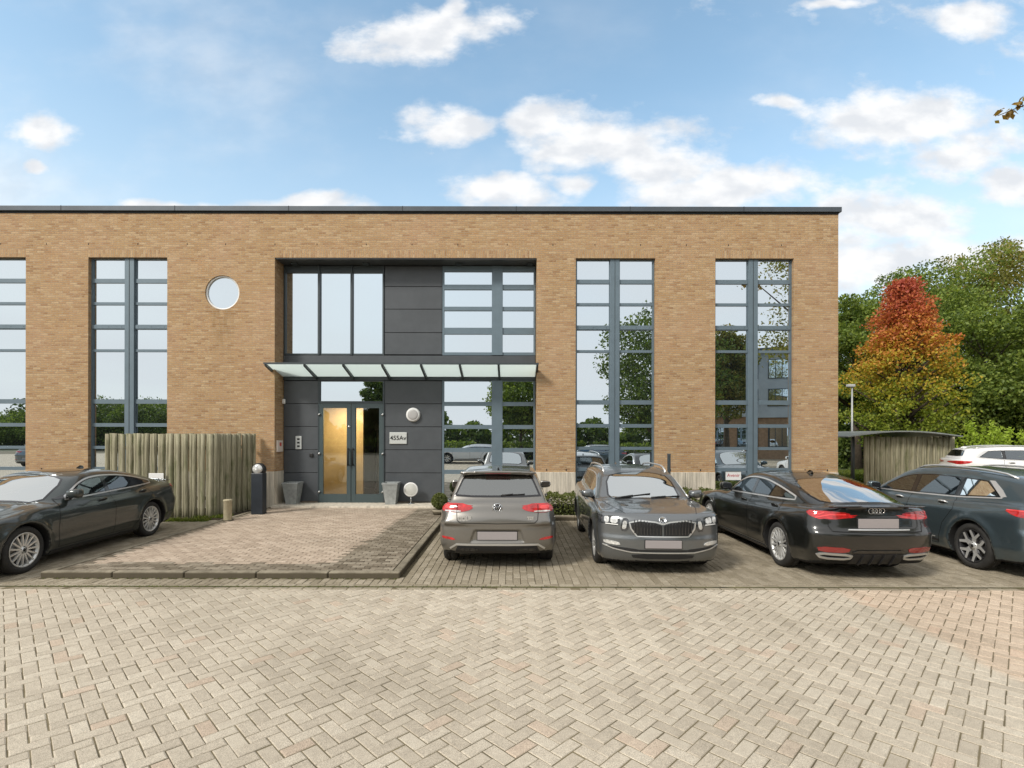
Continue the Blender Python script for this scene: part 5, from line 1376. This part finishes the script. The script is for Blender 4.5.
def palisade(name, label, pts, ztop, r=.06, parts_limit=100, group=None, zb=0.0):
    root = empty(name, (pts[0][0], pts[0][1], 0)); tag(root, label, 'fence', group)
    ox, oy = pts[0]; n_made = 0
    for (a, b) in zip(pts[:-1], pts[1:]):
        L_ = math.hypot(b[0]-a[0], b[1]-a[1]); n = int(L_/(r*1.80)); dx, dy = (b[0]-a[0])/L_, (b[1]-a[1])/L_
        for k in range(n):
            t = (k+.5)/n*L_; off = (.022 if k % 2 else -.018)+random.uniform(-.006, .006)
            x, y = a[0]+dx*t-dy*off-ox, a[1]+dy*t+dx*off-oy
            rr = r*random.uniform(.96, 1.04); z1 = ztop+random.uniform(-.012, .010)
            zs = np.linspace(zb-.05, z1, 7); lx, ly = random.uniform(-.012, .012), random.uniform(-.012, .012)
            m = MB(); m.tube([(x+lx*z/2+random.uniform(-.004, .004), y+ly*z/2, z) for z in zs], [rr*random.uniform(.985, 1.02) for _ in zs], 10)
            o = m.build('pole', M['pole'], root)
            at = o.data.attributes.new('rnd', 'FLOAT', 'POINT'); at.data.foreach_set('value', np.full(len(o.data.vertices), random.random(), dtype=np.float32))
        # inner rails
        for zz_ in (.5, ztop-.35):
            m = MB(); q = .10; m.tube([(a[0]-ox-dy*q+dx*.05, a[1]-oy+dx*q+dy*.05, zz_), (b[0]-ox-dy*q-dx*.05, b[1]-oy+dx*q-dy*.05, zz_)], .04, 8); m.build('rail', M['pole'], root)
    return root
palisade('palisade_fence', 'tall enclosure of vertical round poles left of the entrance platform', [(-9.85, 12.42), (-7.25, 12.42), (-6.98, 13.88)], 2.08, .052)
# shed with barrel roof on the right
SHY = 20.5
palisade('pole_shed_fence', 'screen of vertical round poles under the curved roof at the right of the building', [((864-512)/512*SHY, SHY), ((953-512)/512*SHY, SHY), ((953-512)/512*SHY+1.1, SHY+4)], 2.02, .058)
def canopy_roof():
    root = empty('curved_shelter_roof', ((900-512)/512*SHY, SHY-.1, 0)); tag(root, 'low curved grey shelter roof on slim posts above the pole screen', 'shelter')
    bx_ = root.location.x; x0 = (839-512)/512*SHY-bx_; x1 = (951-512)/512*SHY-bx_; m = MB(); n = 16; pr = []
    for i in range(n+1):
        t = i/n; x = x0+(x1-x0)*t; z = 2.03+.235*math.sin(math.pi*min(1, t*.92+.04))-.02*(1-t)+.0; pr.append((x, z))
    poly = pr+[(x, z-.05) for x, z in reversed(pr)]
    for i in range(n):
        a, b = pr[i], pr[i+1]
        m.add([(a[0],-.45,a[1]),(b[0],-.45,b[1]),(b[0],3.4,b[1]),(a[0],3.4,a[1]),(a[0],-.45,a[1]-.045),(b[0],-.45,b[1]-.045),(b[0],3.4,b[1]-.045),(a[0],3.4,a[1]-.045)], [(0,1,2,3),(7,6,5,4),(0,4,5,1),(2,6,7,3)]+([(0,3,7,4)] if i == 0 else [])+([(1,5,6,2)] if i == n-1 else []))
    m.build('roof_sheet', mat('zinc_roof', (.26,.28,.27), .45, .4, noise=(2, .2)), root)
    for x in (x0+.7, x1-.15):
        for y in (.28, 3.0): q = MB(); q.tube([(x, y, 0), (x, y, 2.12)], .045, 8); q.build('post', M['dframe'], root)
canopy_roof()
# bollard lamp and small concrete bollard
o = empty('bollard_lamp', (-6.30, 12.75, .085)); tag(o, 'dark slate-blue bollard lamp with round glass head by the pole enclosure', 'lamp')
m = MB(); m.box(-.145, .145, -.11, .11, 0, 1.02, 0, .015); m.build('post', mat('slate_blue_paint', (.016,.021,.028), .45, noise=(4, .2)), o)
m = MB(); m.lathe([(0, .09), (.115, .085), (.165, .05), (.17, 0), (.165, -.05), (.115, -.085), (0, -.09)], 28, 0, Matrix.Translation((0, 0, 1.10)) @ MR); m.build('lamp_head', M['black'], o)
m = MB(); m.lathe([(0, .125), (.07, .12), (.115, .10), (.125, .08)], 24, 0, Matrix.Translation((0, 0, 1.12)) @ MR); m.build('lens', mat('bollard_lens', (.62,.62,.60), .15, .3, .5, noise=(14, .35)), o)
o = empty('concrete_bollard', (-6.52, 11.75, .085)); tag(o, 'short round sand-coloured bollard at the left edge of the platform', 'bollard')
m = MB(); m.lathe([(0, 0), (.085, 0), (.088, .02), (.088, .44), (.096, .45), (.096, .475), (.085, .485), (0, .487)], 24, 0); m.build('post', mat('sand_concrete', (.40,.35,.23), .8, noise=(9, .2)), o)
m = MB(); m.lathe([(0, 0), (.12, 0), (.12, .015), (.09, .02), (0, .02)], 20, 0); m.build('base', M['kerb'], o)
# lamp post by the shed
LPY = 22.4
o = empty('lamp_post', ((852-512)/512*LPY, LPY, 0)); tag(o, 'slim pale lamp post rising behind the left end of the shelter', 'street lamp')
lh = CAMH+(435-386)/512*LPY
m = MB(); m.tube([(0, 0, 0), (0, 0, lh)], [.05, .032], 10); m.build('pole', mat('galvanised_pole', (.40,.41,.40), .5, .3), o)
m = MB(); m.box(-.22, .10, -.09, .09, lh-.02, lh+.10, 0, .03); m.build('lamp_head', mat('lamp_housing', (.45,.46,.45), .4, .2), o)

# ------------------------------------------------------------------ vegetation
def leaf_mat(name, stops, hstops=None, trans=.38, zr=(0, 1)):
    m = bpy.data.materials.new(name); m.use_nodes = True
    nt = NT(m.node_tree); b = nt.N['Principled BSDF']; out = nt.N['Material Output']
    at = nt.n('ShaderNodeAttribute', attribute_name='rnd').outputs['Fac']
    col = nt.ramp(at, stops)
    if hstops:
        h = nt.n('ShaderNodeAttribute', attribute_name='hgt').outputs['Fac']
        k = nt.m('ADD', h, nt.m('MULTIPLY', nt.m('SUBTRACT', at, .5), .34), clamp=True)
        col = nt.mix(.85, col, nt.ramp(k, hstops))
    nt.L.new(col, b.inputs['Base Color']); b.inputs['Roughness'].default_value = .55; b.inputs['Specular IOR Level'].default_value = .3
    tr = nt.n('ShaderNodeBsdfTranslucent', {'Color': nt.mix(1.0, col, (1.5, 1.5, .8), 'MULTIPLY')}).outputs[0]
    nt.L.new(nt.n('ShaderNodeMixShader', {0: trans, 1: b.outputs[0], 2: tr}).outputs[0], out.inputs[0])
    return m
G1 = [(0, (.035,.060,.014)), (.5, (.085,.130,.028)), (1, (.17,.22,.05))]
G2 = [(0, (.060,.095,.018)), (.5, (.14,.20,.040)), (1, (.28,.34,.07))]
G3 = [(0, (.09,.10,.02)), (.45, (.18,.19,.04)), (.8, (.26,.24,.06)), (1, (.33,.23,.08))]
M['leaf1'] = leaf_mat('dark_green_leaves', G1); M['leaf2'] = leaf_mat('mid_green_leaves', G2); M['leaf3'] = leaf_mat('yellowing_leaves', G3)
M['leafA'] = leaf_mat('autumn_leaves', [(0, (.10,.08,.01)), (1, (.25,.2,.03))],
    [(0, (.13,.20,.025)), (.30, (.24,.29,.03)), (.46, (.46,.36,.035)), (.62, (.58,.26,.05)), (.80, (.52,.14,.06)), (1, (.42,.07,.06))], .3)
M['leafB'] = leaf_mat('lime_leaves', [(0, (.24,.34,.03)), (1, (.42,.54,.08))]); M['box'] = leaf_mat('box_leaves', [(0, (.06,.08,.02)), (.5, (.13,.155,.045)), (1, (.23,.25,.09))])
M['bark'] = mat('bark', (.075,.058,.04), .95, noise=(6, .4), bump=(18, .9, .03))
def leaves(centers, sizes, name, m, parent, loc, h0=0, h1=1, n_per=1, flat=.0, asp=.62):
    """one mesh of many small bent leaves"""
    C = np.repeat(centers, n_per, 0) if n_per > 1 else centers; n = len(C)
    d = rng.normal(size=(n, 3)); d[:, 2] *= (1-flat); d /= np.linalg.norm(d, axis=1, keepdims=True)
    u = rng.normal(size=(n, 3)); u -= (u*d).sum(1, keepdims=True)*d; u /= np.linalg.norm(u, axis=1, keepdims=True)
    nn = np.cross(d, u); s_ = sizes if np.ndim(sizes) else np.full(n, sizes); s_ = s_*rng.uniform(.65, 1.3, n); s_ = s_[:, None]
    a = C-d*s_*.5; b = C+u*s_*asp*.5+nn*s_*.10; c = C+d*s_*.5; e = C-u*s_*asp*.5+nn*s_*.10
    V = np.stack([a, b, c, e], 1).reshape(-1, 3)
    F = np.arange(4*n).reshape(-1, 4)
    me = bpy.data.meshes.new(name); me.vertices.add(4*n); me.vertices.foreach_set('co', V.ravel().astype(np.float32))
    me.loops.add(4*n); me.loops.foreach_set('vertex_index', F.ravel().astype(np.int32))
    me.polygons.add(n); me.polygons.foreach_set('loop_start', (np.arange(n)*4).astype(np.int32)); me.polygons.foreach_set('loop_total', np.full(n, 4, np.int32))
    me.update(calc_edges=True); me.materials.append(m)
    r_ = np.repeat(rng.random(n), 4); h = np.repeat(np.clip((C[:, 2]-h0)/(h1-h0), 0, 1), 4)
    for k, v in (('rnd', r_), ('hgt', h)): me.attributes.new(k, 'FLOAT', 'POINT').data.foreach_set('value', v.astype(np.float32))
    o = bpy.data.objects.new(name, me); link(o)
    if parent: o.parent = parent
    o.location = loc
    return o
def tree(name, label, x, y, H, cr, cb, m, nl, leaf=.2, shape='round', group=None, cat='tree', clumps=70, z0=0, clr=.16, seedv=None):
    """tapered trunk with limbs that end in leaf clumps; crown radius cr, crown base cb"""
    root = empty(name, (x, y, z0)); tag(root, label, cat, group)
    ch = (H-cb)/2; cz = cb+ch; cs_ = []; ctr = []
    tr = MB(); th = H*(.86 if shape != 'round' else .62); r0 = .02*H+.04
    tp = [(0, 0, -.05), (random.uniform(-.1, .1), random.uniform(-.1, .1), th*.4), (random.uniform(-.15, .15), random.uniform(-.15, .15), th*.7), (0, 0, th)]
    tr.tube(tp, [r0, r0*.75, r0*.5, r0*.18], 10)
    while len(ctr) < clumps:
        if shape == 'cone':
            t = random.random()**1.15; z = cb+(H-cb)*t; rad = cr*float(np.interp(t, [0, .12, .36, .55, .75, .9, 1], [.50, .80, 1.0, .84, .54, .27, .06]))
            a = random.uniform(0, 2*math.pi); q = rad*math.sqrt(random.uniform(.15, 1))*random.uniform(.85, 1.12); q *= random.choice((1, 1, 1.25, .75, .9)); p = (q*math.cos(a), q*math.sin(a), z-q*.10+random.uniform(-.1, .1))
        elif shape == 'poplar':
            t = random.random(); z = cb+(H-cb)*t; rad = cr*math.sin(math.pi*min(1, .12+t*.86))**.6; a = random.uniform(0, 2*math.pi); q = rad*random.uniform(.2, 1); p = (q*math.cos(a), q*math.sin(a), z)
        else:
            v = Vector((random.gauss(0, 1), random.gauss(0, 1), random.gauss(0, 1))).normalized()*random.uniform(.45, 1.0)**.7
            v *= random.uniform(.85, 1.10); p = (v.x*cr, v.y*cr, cz+v.z*ch*(1.0 if v.z > 0 else .85))
        ctr.append(p)
    cl_r = clr*cr*2 if shape != 'cone' else clr*cr*1.9
    pts = []; per = nl//clumps
    for i, p in enumerate(ctr):
        rr = cl_r*random.uniform(.6, 1.25); g = rng.normal(size=(per, 3)); g /= np.linalg.norm(g, axis=1, keepdims=True)
        g *= rng.uniform(.25, 1.0, (per, 1))**.6*rr; g[:, 2] *= .62 if shape != 'cone' else .72
        if shape == 'cone': g[:, :2] *= 1.25
        pts.append(g+np.array(p))
        if i % 2 == 0 or shape == 'cone':
            zb_ = min(max(p[2]-abs(p[0])*.5-abs(p[1])*.5-.3, cb*.7), th*.97); s0 = np.interp(zb_, [0, th], [r0, r0*.2])*.5
            mid = (p[0]*.5, p[1]*.5, (zb_+p[2])/2+.1); tr.tube([(0, 0, zb_), mid, p], [s0, s0*.6, s0*.22], 5)
    tr.build('trunk', M['bark'], root)
    P = np.concatenate(pts); leaves(P, leaf, 'crown', m, root, (0, 0, 0), cb, H)
    return root
def at(px, Yd): return (px-512)/512*Yd
def topz(py, Yd): return CAMH+(435-py)/512*Yd
# the autumn tree
Yt = 25.0
tree('autumn_tree', 'conical tree turning from green through orange to red, behind the curved shelter', at(904, Yt), Yt, topz(284, Yt), 2.25, 1.5, M['leafA'], 34000, .14, 'cone', clumps=230, clr=.135)
back = [ # px, depth, top py, crown radius, base, mat, label
 (858, 31, 272, 2.6, 1.4, 'leaf2', 'dense green tree next to the building corner, left of the autumn tree'),
 (942, 34, 258, 4.3, 1.2, 'leaf2', 'broad mid-green tree directly right of the autumn tree top'),
 (985, 30, 284, 3.8, .8, 'leaf2', 'leafy green tree filling the gap under the tall yellowing tree'),
 (1028, 34, 232, 5.0, 3.0, 'leaf3', 'tallest tree at the right edge, yellowing thin foliage'),
 (970, 40, 240, 4.4, 3.0, 'leaf3', 'yellow-brown topped tree far behind the broad green tree'),
 (900, 42, 266, 3.6, 2.0, 'leaf1', 'distant dark tree behind the red tip of the autumn tree'),
 (1066, 27, 276, 4.0, 1.2, 'leaf2', 'green tree just beyond the right edge with boughs in view'),
 (838, 38, 290, 3.0, 2.0, 'leaf2', 'pale green tree half hidden by the building corner'),
]
for (px, d, py, cr, cb, mk, lb) in back:
    H = topz(py, d); tree('broadleaf_tree', lb, at(px, d), d, H, cr, cb, M[mk], 24000, .19 if mk != 'leaf3' else .19, 'round', 'trees beyond the car park', clumps=70 if mk != 'leaf3' else 80, clr=.17)
# low dark understorey
def shrub(name, label, x, y, w, d, h, m, n, leaf=.1, group=None, cat='hedge', z0=0, boxy=True, kind=None):
    root = empty(name, (x, y, z0)); tag(root, label, cat, group, kind)
    P = rng.uniform(-1, 1, (n, 3))
    if boxy:
        f = rng.integers(0, 5, n)      # put most leaves near the outside
        sh = rng.uniform(.80, 1.03, n)
        for k, (ax, sg) in enumerate(((0,1),(0,-1),(1,1),(1,-1),(2,1))): P[f == k, ax] = sg*sh[f == k]
    else:
        P /= np.maximum(np.linalg.norm(P, axis=1, keepdims=True), .01); P *= rng.uniform(.75, 1.05, (n, 1))
    bump = 1+.06*np.sin(P[:, 0]*w*6+y)+.05*np.sin(P[:, 0]*w*15+1)
    V = np.stack([P[:, 0]*w/2, P[:, 1]*d/2, (P[:, 2]+1)/2*h*bump], 1)
    leaves(V, leaf, 'foliage', m, root, (0, 0, 0))
    s = MB()
    for k in range(max(2, int(w/.4))):
        xx = (-w/2+w*(k+.5)/max(2, int(w/.4)))*.8; s.tube([(xx, 0, -.02), (xx+random.uniform(-.1, .1), random.uniform(-.1, .1)*d, h*.8)], [.02, .008], 5)
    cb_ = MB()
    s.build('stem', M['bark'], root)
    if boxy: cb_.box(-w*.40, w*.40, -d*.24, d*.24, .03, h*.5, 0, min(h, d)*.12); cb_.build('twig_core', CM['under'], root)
    return root
shrub('hedge', 'low clipped hedge behind the kerb between hatchback and estate', .95, 13.0, 3.6, .80, .50, M['box'], 15000, .058, 'hedges in the bed along the facade', z0=.05)
shrub('hedge', 'low clipped hedge under the right-hand windows behind the estate', 4.9, 13.0, 3.4, .85, .60, M['box'], 13000, .058, 'hedges in the bed along the facade', z0=.05)
for i, (px, d, w, h) in enumerate(((880, 33, 7, 2.6), (960, 32, 8, 2.5), (1040, 30, 8, 2.8), (845, 36, 6, 3.4), (1000, 38, 9, 3.5), (920, 45, 16, 4.5))):
    shrub('understorey_shrub', ['dense dark shrub behind the shelter under the autumn tree', 'dense dark shrub behind the lime-green bush', 'dense dark shrub at the right edge below the trees', 'dense dark shrub beside the building corner', 'tall dark shrub under the thin-leaved trees', 'wide dark thicket at the very back of the trees'][i], at(px, d), d, w, 3, h, M['leaf1'], 7000, .22, 'dark shrubs below the trees', 'shrub')
# lime bush : arching stems
def arching(name, label, x, y, h, w, n, z0=0):
    root = empty(name, (x, y, z0)); tag(root, label, 'bush'); P = []; s = MB()
    for k in range(n):
        a = random.uniform(0, 2*math.pi); q = random.uniform(.3, 1)*w; hh = h*random.uniform(.7, 1)*(1-.25*q/w)
        pts = [(q*math.cos(a)*t, q*math.sin(a)*t, hh*(t**.75)) for t in (0, .3, .6, .85, 1)]; s.tube(pts, [.02, .016, .01, .008, .004], 4)
        for t in np.linspace(.3, 1, 26): P.append((q*math.cos(a)*t, q*math.sin(a)*t, hh*(t**.75)))
    s.build('stem', M['bark'], root); P = np.array(P); P = np.repeat(P, 3, 0)+rng.normal(size=(len(P)*3, 3))*.045
    leaves(P, .17, 'foliage', M['leafB'], root, (0, 0, 0), asp=.35)
arching('lime_green_bush', 'bright lime-green bush with arching shoots above the white car', at(986, 21.8), 21.8, 3.1, 1.15, 34)
arching('lime_green_bush', 'second bright lime-green bush cut off by the right edge', at(1040, 21.8), 21.8, 2.9, 1.1, 28)
# ball of box in a bowl by the platform corner
o = empty('box_ball_plant', (-1.80, 12.75, .085)); tag(o, 'small clipped box ball in a shallow bowl at the platform corner left of the hatchback', 'potted plant')
P = rng.normal(size=(3500, 3)); P /= np.linalg.norm(P, axis=1, keepdims=True); P *= rng.uniform(.78, 1.03, (3500, 1))*.20
leaves(P+np.array((0, 0, .33)), .035, 'foliage', M['box'], o, (0, 0, 0))
m = MB(); m.lathe([(0, 0), (.15, 0), (.17, .03), (.20, .12), (.18, .125), (.16, .10), (0, .10)], 24, 0); m.tube([(0, 0, .08), (0, 0, .3)], .02, 6); m.build('pot', M['kerb'], o)
# grass: lawn beyond the shed and tufts by the palisade
def lawn(name, rect, z, n, h, m=None):
    x0, x1, y0, y1 = rect; P = np.stack([rng.uniform(x0, x1, n), rng.uniform(y0, y1, n), np.full(n, z)], 1)
    a = rng.uniform(0, 2*math.pi, n); w_ = h*.16; d = np.stack([np.cos(a), np.sin(a), np.zeros(n)], 1)
    tip = P+np.stack([rng.normal(0, h*.3, n), rng.normal(0, h*.3, n), h*rng.uniform(.5, 1.1, n)], 1)
    V = np.stack([P-d*w_, P+d*w_, tip], 1).reshape(-1, 3)
    o = mesh_obj(name, V, np.arange(3*n).reshape(-1, 3).tolist(), m or M['leaf2'], None, None, False, {'rnd': np.repeat(rng.random(n), 3)}); tag(o, 'short green grass', 'grass', kind='stuff'); return o
g = MB(); g.box(9.2, 60, 22.2, 60, -.05, .02); g.box(-60, -19.7, 12, 60, -.05, .02); o = g.build('lawn', M['grass_soil']); tag(o, kind='structure')
M['grassleaf'] = leaf_mat('grass_blades', [(0, (.06,.09,.012)), (.5, (.12,.16,.025)), (1, (.22,.24,.05))])
lawn('grass', (10, 34, 22.3, 29), .02, 26000, .20, M['grassleaf'])
lawn('grass_tufts', (-9.9, -7.2, 12.05, 12.32), .0, 1400, .09, M['grassleaf'])
lawn('kerb_weeds', (-7.7, -6.9, 12.3, 12.7), .05, 500, .09, M['grassleaf'])
lawn('joint_weeds', (-6.6, .6, 6.905, 6.945), .0, 1500, .022, M['grassleaf'])
lawn('kerb_joint_moss', (-6.7, -1.6, 7.285, 7.318), .0, 700, .02, M['grassleaf'])
g = MB(); g.box(9.2, 40, 12.45, 22.1, -.05, .0); o = g.build('far_car_park', mm); tag(o, kind='structure')
g = MB(); g.box(15, 40, 16.5, 21, .0, .15); o = g.build('far_parking_bay', M['kerb']); tag(o, kind='structure')
# ------------------------------------------------------------------ what stands behind the viewer (seen in the panes)
def RY(Yv): return 2*WY-Yv
for (px, Yv, py, cr, cb, mk, sh, lb) in [
  (662, 37, 306, 4.3, 1.2, 'leaf1', 'round', 'big dark tree opposite the facade mirrored in the right window column'),
  (521, 44, 368, 2.7, 2.0, 'leaf2', 'round', 'leafy green tree opposite mirrored beside the entrance'),
  (368, 60, 372, 1.5, 1.0, 'leaf1', 'poplar', 'slender poplar opposite mirrored above the glass door'),
  (379, 61, 378, 1.4, 1.0, 'leaf1', 'poplar', 'second slender poplar opposite mirrored above the glass door'),
  (100, 62, 402, 4.2, 1.0, 'leaf1', 'round', 'low round tree opposite mirrored in the left grid window'),
  (150, 60, 404, 3.8, 1.0, 'leaf1', 'round', 'low round tree opposite right of the other low one'),
  (728, 42, 322, 1.9, 2.6, 'leaf3', 'round', 'thin yellowing tree opposite beside the grey office'),
  (20, 70, 415, 4.0, 1.0, 'leaf2', 'round', 'distant low tree opposite mirrored at the far left')]:
    H = topz(py, Yv); tree('opposite_tree' if sh != 'poplar' else 'poplar_tree', lb, at(px, Yv), RY(Yv), H, cr, cb, M[mk], 18000, .24, sh, 'trees on the far side of the road', clumps=90, clr=.2)
for i, (px, Yv, w) in enumerate(((430, 42, 7), (540, 42, 7), (640, 41, 7), (120, 60, 18), (330, 58, 14))):
    shrub('opposite_hedge', ['clipped hedge opposite, behind the white car', 'clipped hedge opposite, left of the big dark tree', 'clipped hedge opposite, under the big dark tree', 'long hedge opposite at the far left', 'long hedge opposite facing the entrance'][i], at(px, Yv), RY(Yv), w, 1.5, 1.5, M['leaf2'], 2500, .25, 'hedges on the far side of the road', 'hedge')
# right-hand near tree whose branch reaches into the top right of the view
M['leafT'] = leaf_mat('browning_leaves', [(0, (.16,.09,.02)), (.5, (.28,.17,.04)), (1, (.30,.24,.06))])
P = np.stack([rng.uniform(-75, 75, 26000), rng.uniform(-2.5, 2.5, 26000), rng.uniform(0, 1, 26000)**.8], 1)
P[:, 2] *= 4.6+1.6*np.sin(P[:, 0]*.35)+1.0*np.sin(P[:, 0]*1.1+1)
o = leaves(P, .75, 'distant_tree_belt', M['leaf1'], None, (0, -44, 0)); tag(o, 'far belt of trees across the road', 'trees', kind='stuff')
def near_tree():
    root = empty('roadside_tree', (14.6, 3.6, 0)); tag(root, 'roadside tree whose leafy twig dips into the top right corner', 'tree')
    t = MB(); t.tube([(0, 0, -.05), (.1, 0, 3), (-.1, .1, 6), (0, 0, 9.5)], [.24, .18, .12, .04], 10); P = []
    ends = []
    for k in range(42):
        a = random.uniform(0, 2*math.pi); q = random.uniform(.8, 2.3); z = random.uniform(5.6, 11); e = (q*math.cos(a), q*math.sin(a), z); ends.append(e)
        t.tube([(0, 0, z*.75), (e[0]*.5, e[1]*.5, z*.93), e], [.05, .03, .01], 5)
    tw = [(0, 0, 5.8), (-2.2, 2.2, 7.3), (-4.8, 4.4, 7.95), (-6.02, 5.45, 7.72)]; t.tube(tw, [.06, .04, .018, .006], 6)
    tw2 = [(-4.6, 4.1, 7.9), (-5.55, 5.05, 8.1)]; t.tube(tw2, [.015, .005], 5)
    t.build('trunk', M['bark'], root)
    for e in ends: P.append(rng.normal(size=(150, 3))*.42+np.array(e))
    A = np.concatenate(P)
    w_ = []
    for a, b, n in ((tw[2], tw[3], 55), (tw2[0], tw2[1], 24)):
        for i in range(n): tt = random.random(); w_.append(np.array(a)*(1-tt)+np.array(b)*tt+rng.normal(size=3)*.09)
    leaves(A, .15, 'crown', M['leaf3'], root, (0, 0, 0))
    leaves(np.array(w_), .15, 'twig_leaves', M['leafT'], root, (0, 0, 0))
near_tree()
# opposite office: brick base, pale upper storeys
def office2():
    Yv = 46; x0, x1, y = 16.5, 40, RY(Yv); root = empty('opposite_office', (x0-1.0, y-3, 0), R(24)); tag(root, 'pale two-storey office with brick base and ribbon windows on the far side of the road', 'building')
    m = MB(); m.box(0, x1-x0, -10, 0, 0, 3.6); m.build('wall', mat('red_brick_far', (.36,.22,.13), .9, noise=(4, .2)), root)
    m = MB(); m.box(-.3, x1-x0, -10, .3, 3.61, 9.4); m.build('upper_wall', mat('pale_grey_render', (.42,.45,.47), .7, noise=(1, .1)), root)
    m = MB(); m.box(-.6, x1-x0, -10.3, .8, 9.41, 9.8); m.build('roof', M['coping'], root)
    for k in range(9):
        for (za, zb_, yy) in ((1.0, 2.9, 0), (4.6, 6.1, .3), (7.0, 8.7, .3)):
            f = MB(); xa = .6+k*2.5; f.box(xa, xa+1.7, yy-.05, yy+.05, za, zb_); fo = f.build('window', M['dframe'], root)
            g_ = MB()
            for q in range(3): g_.box(xa+.06+q*.54, xa+.54+q*.54, yy+.051, yy+.06, za+.06, zb_-.06)
            g_.build('pane', M['glass'], fo)
office2()
build_meg('opposite_car', 'white estate parked across the road, mirrored beside the dark panels', (at(470, 33)-2.3, RY(33), 0), R(0), P_WHITE, .05, 'cars parked across the road')
build_meg('opposite_car', 'petrol grey estate parked across the road under the big dark tree', (at(590, 33)-2.3, RY(33), 0), R(0), P_BLUE, .05, 'cars parked across the road')
build_hatch('opposite_car', 'white hatchback parked across the road facing the right-hand window', (at(770, 27), RY(27)+2, 0), R(90), P_WHITE, .05, 'cars parked across the road', False)
build_hatch('opposite_car', 'grey hatchback parked across the road at the far left', (at(60, 33), RY(33)-2, 0), R(90), P_STEEL, .05, 'cars parked across the road', False)
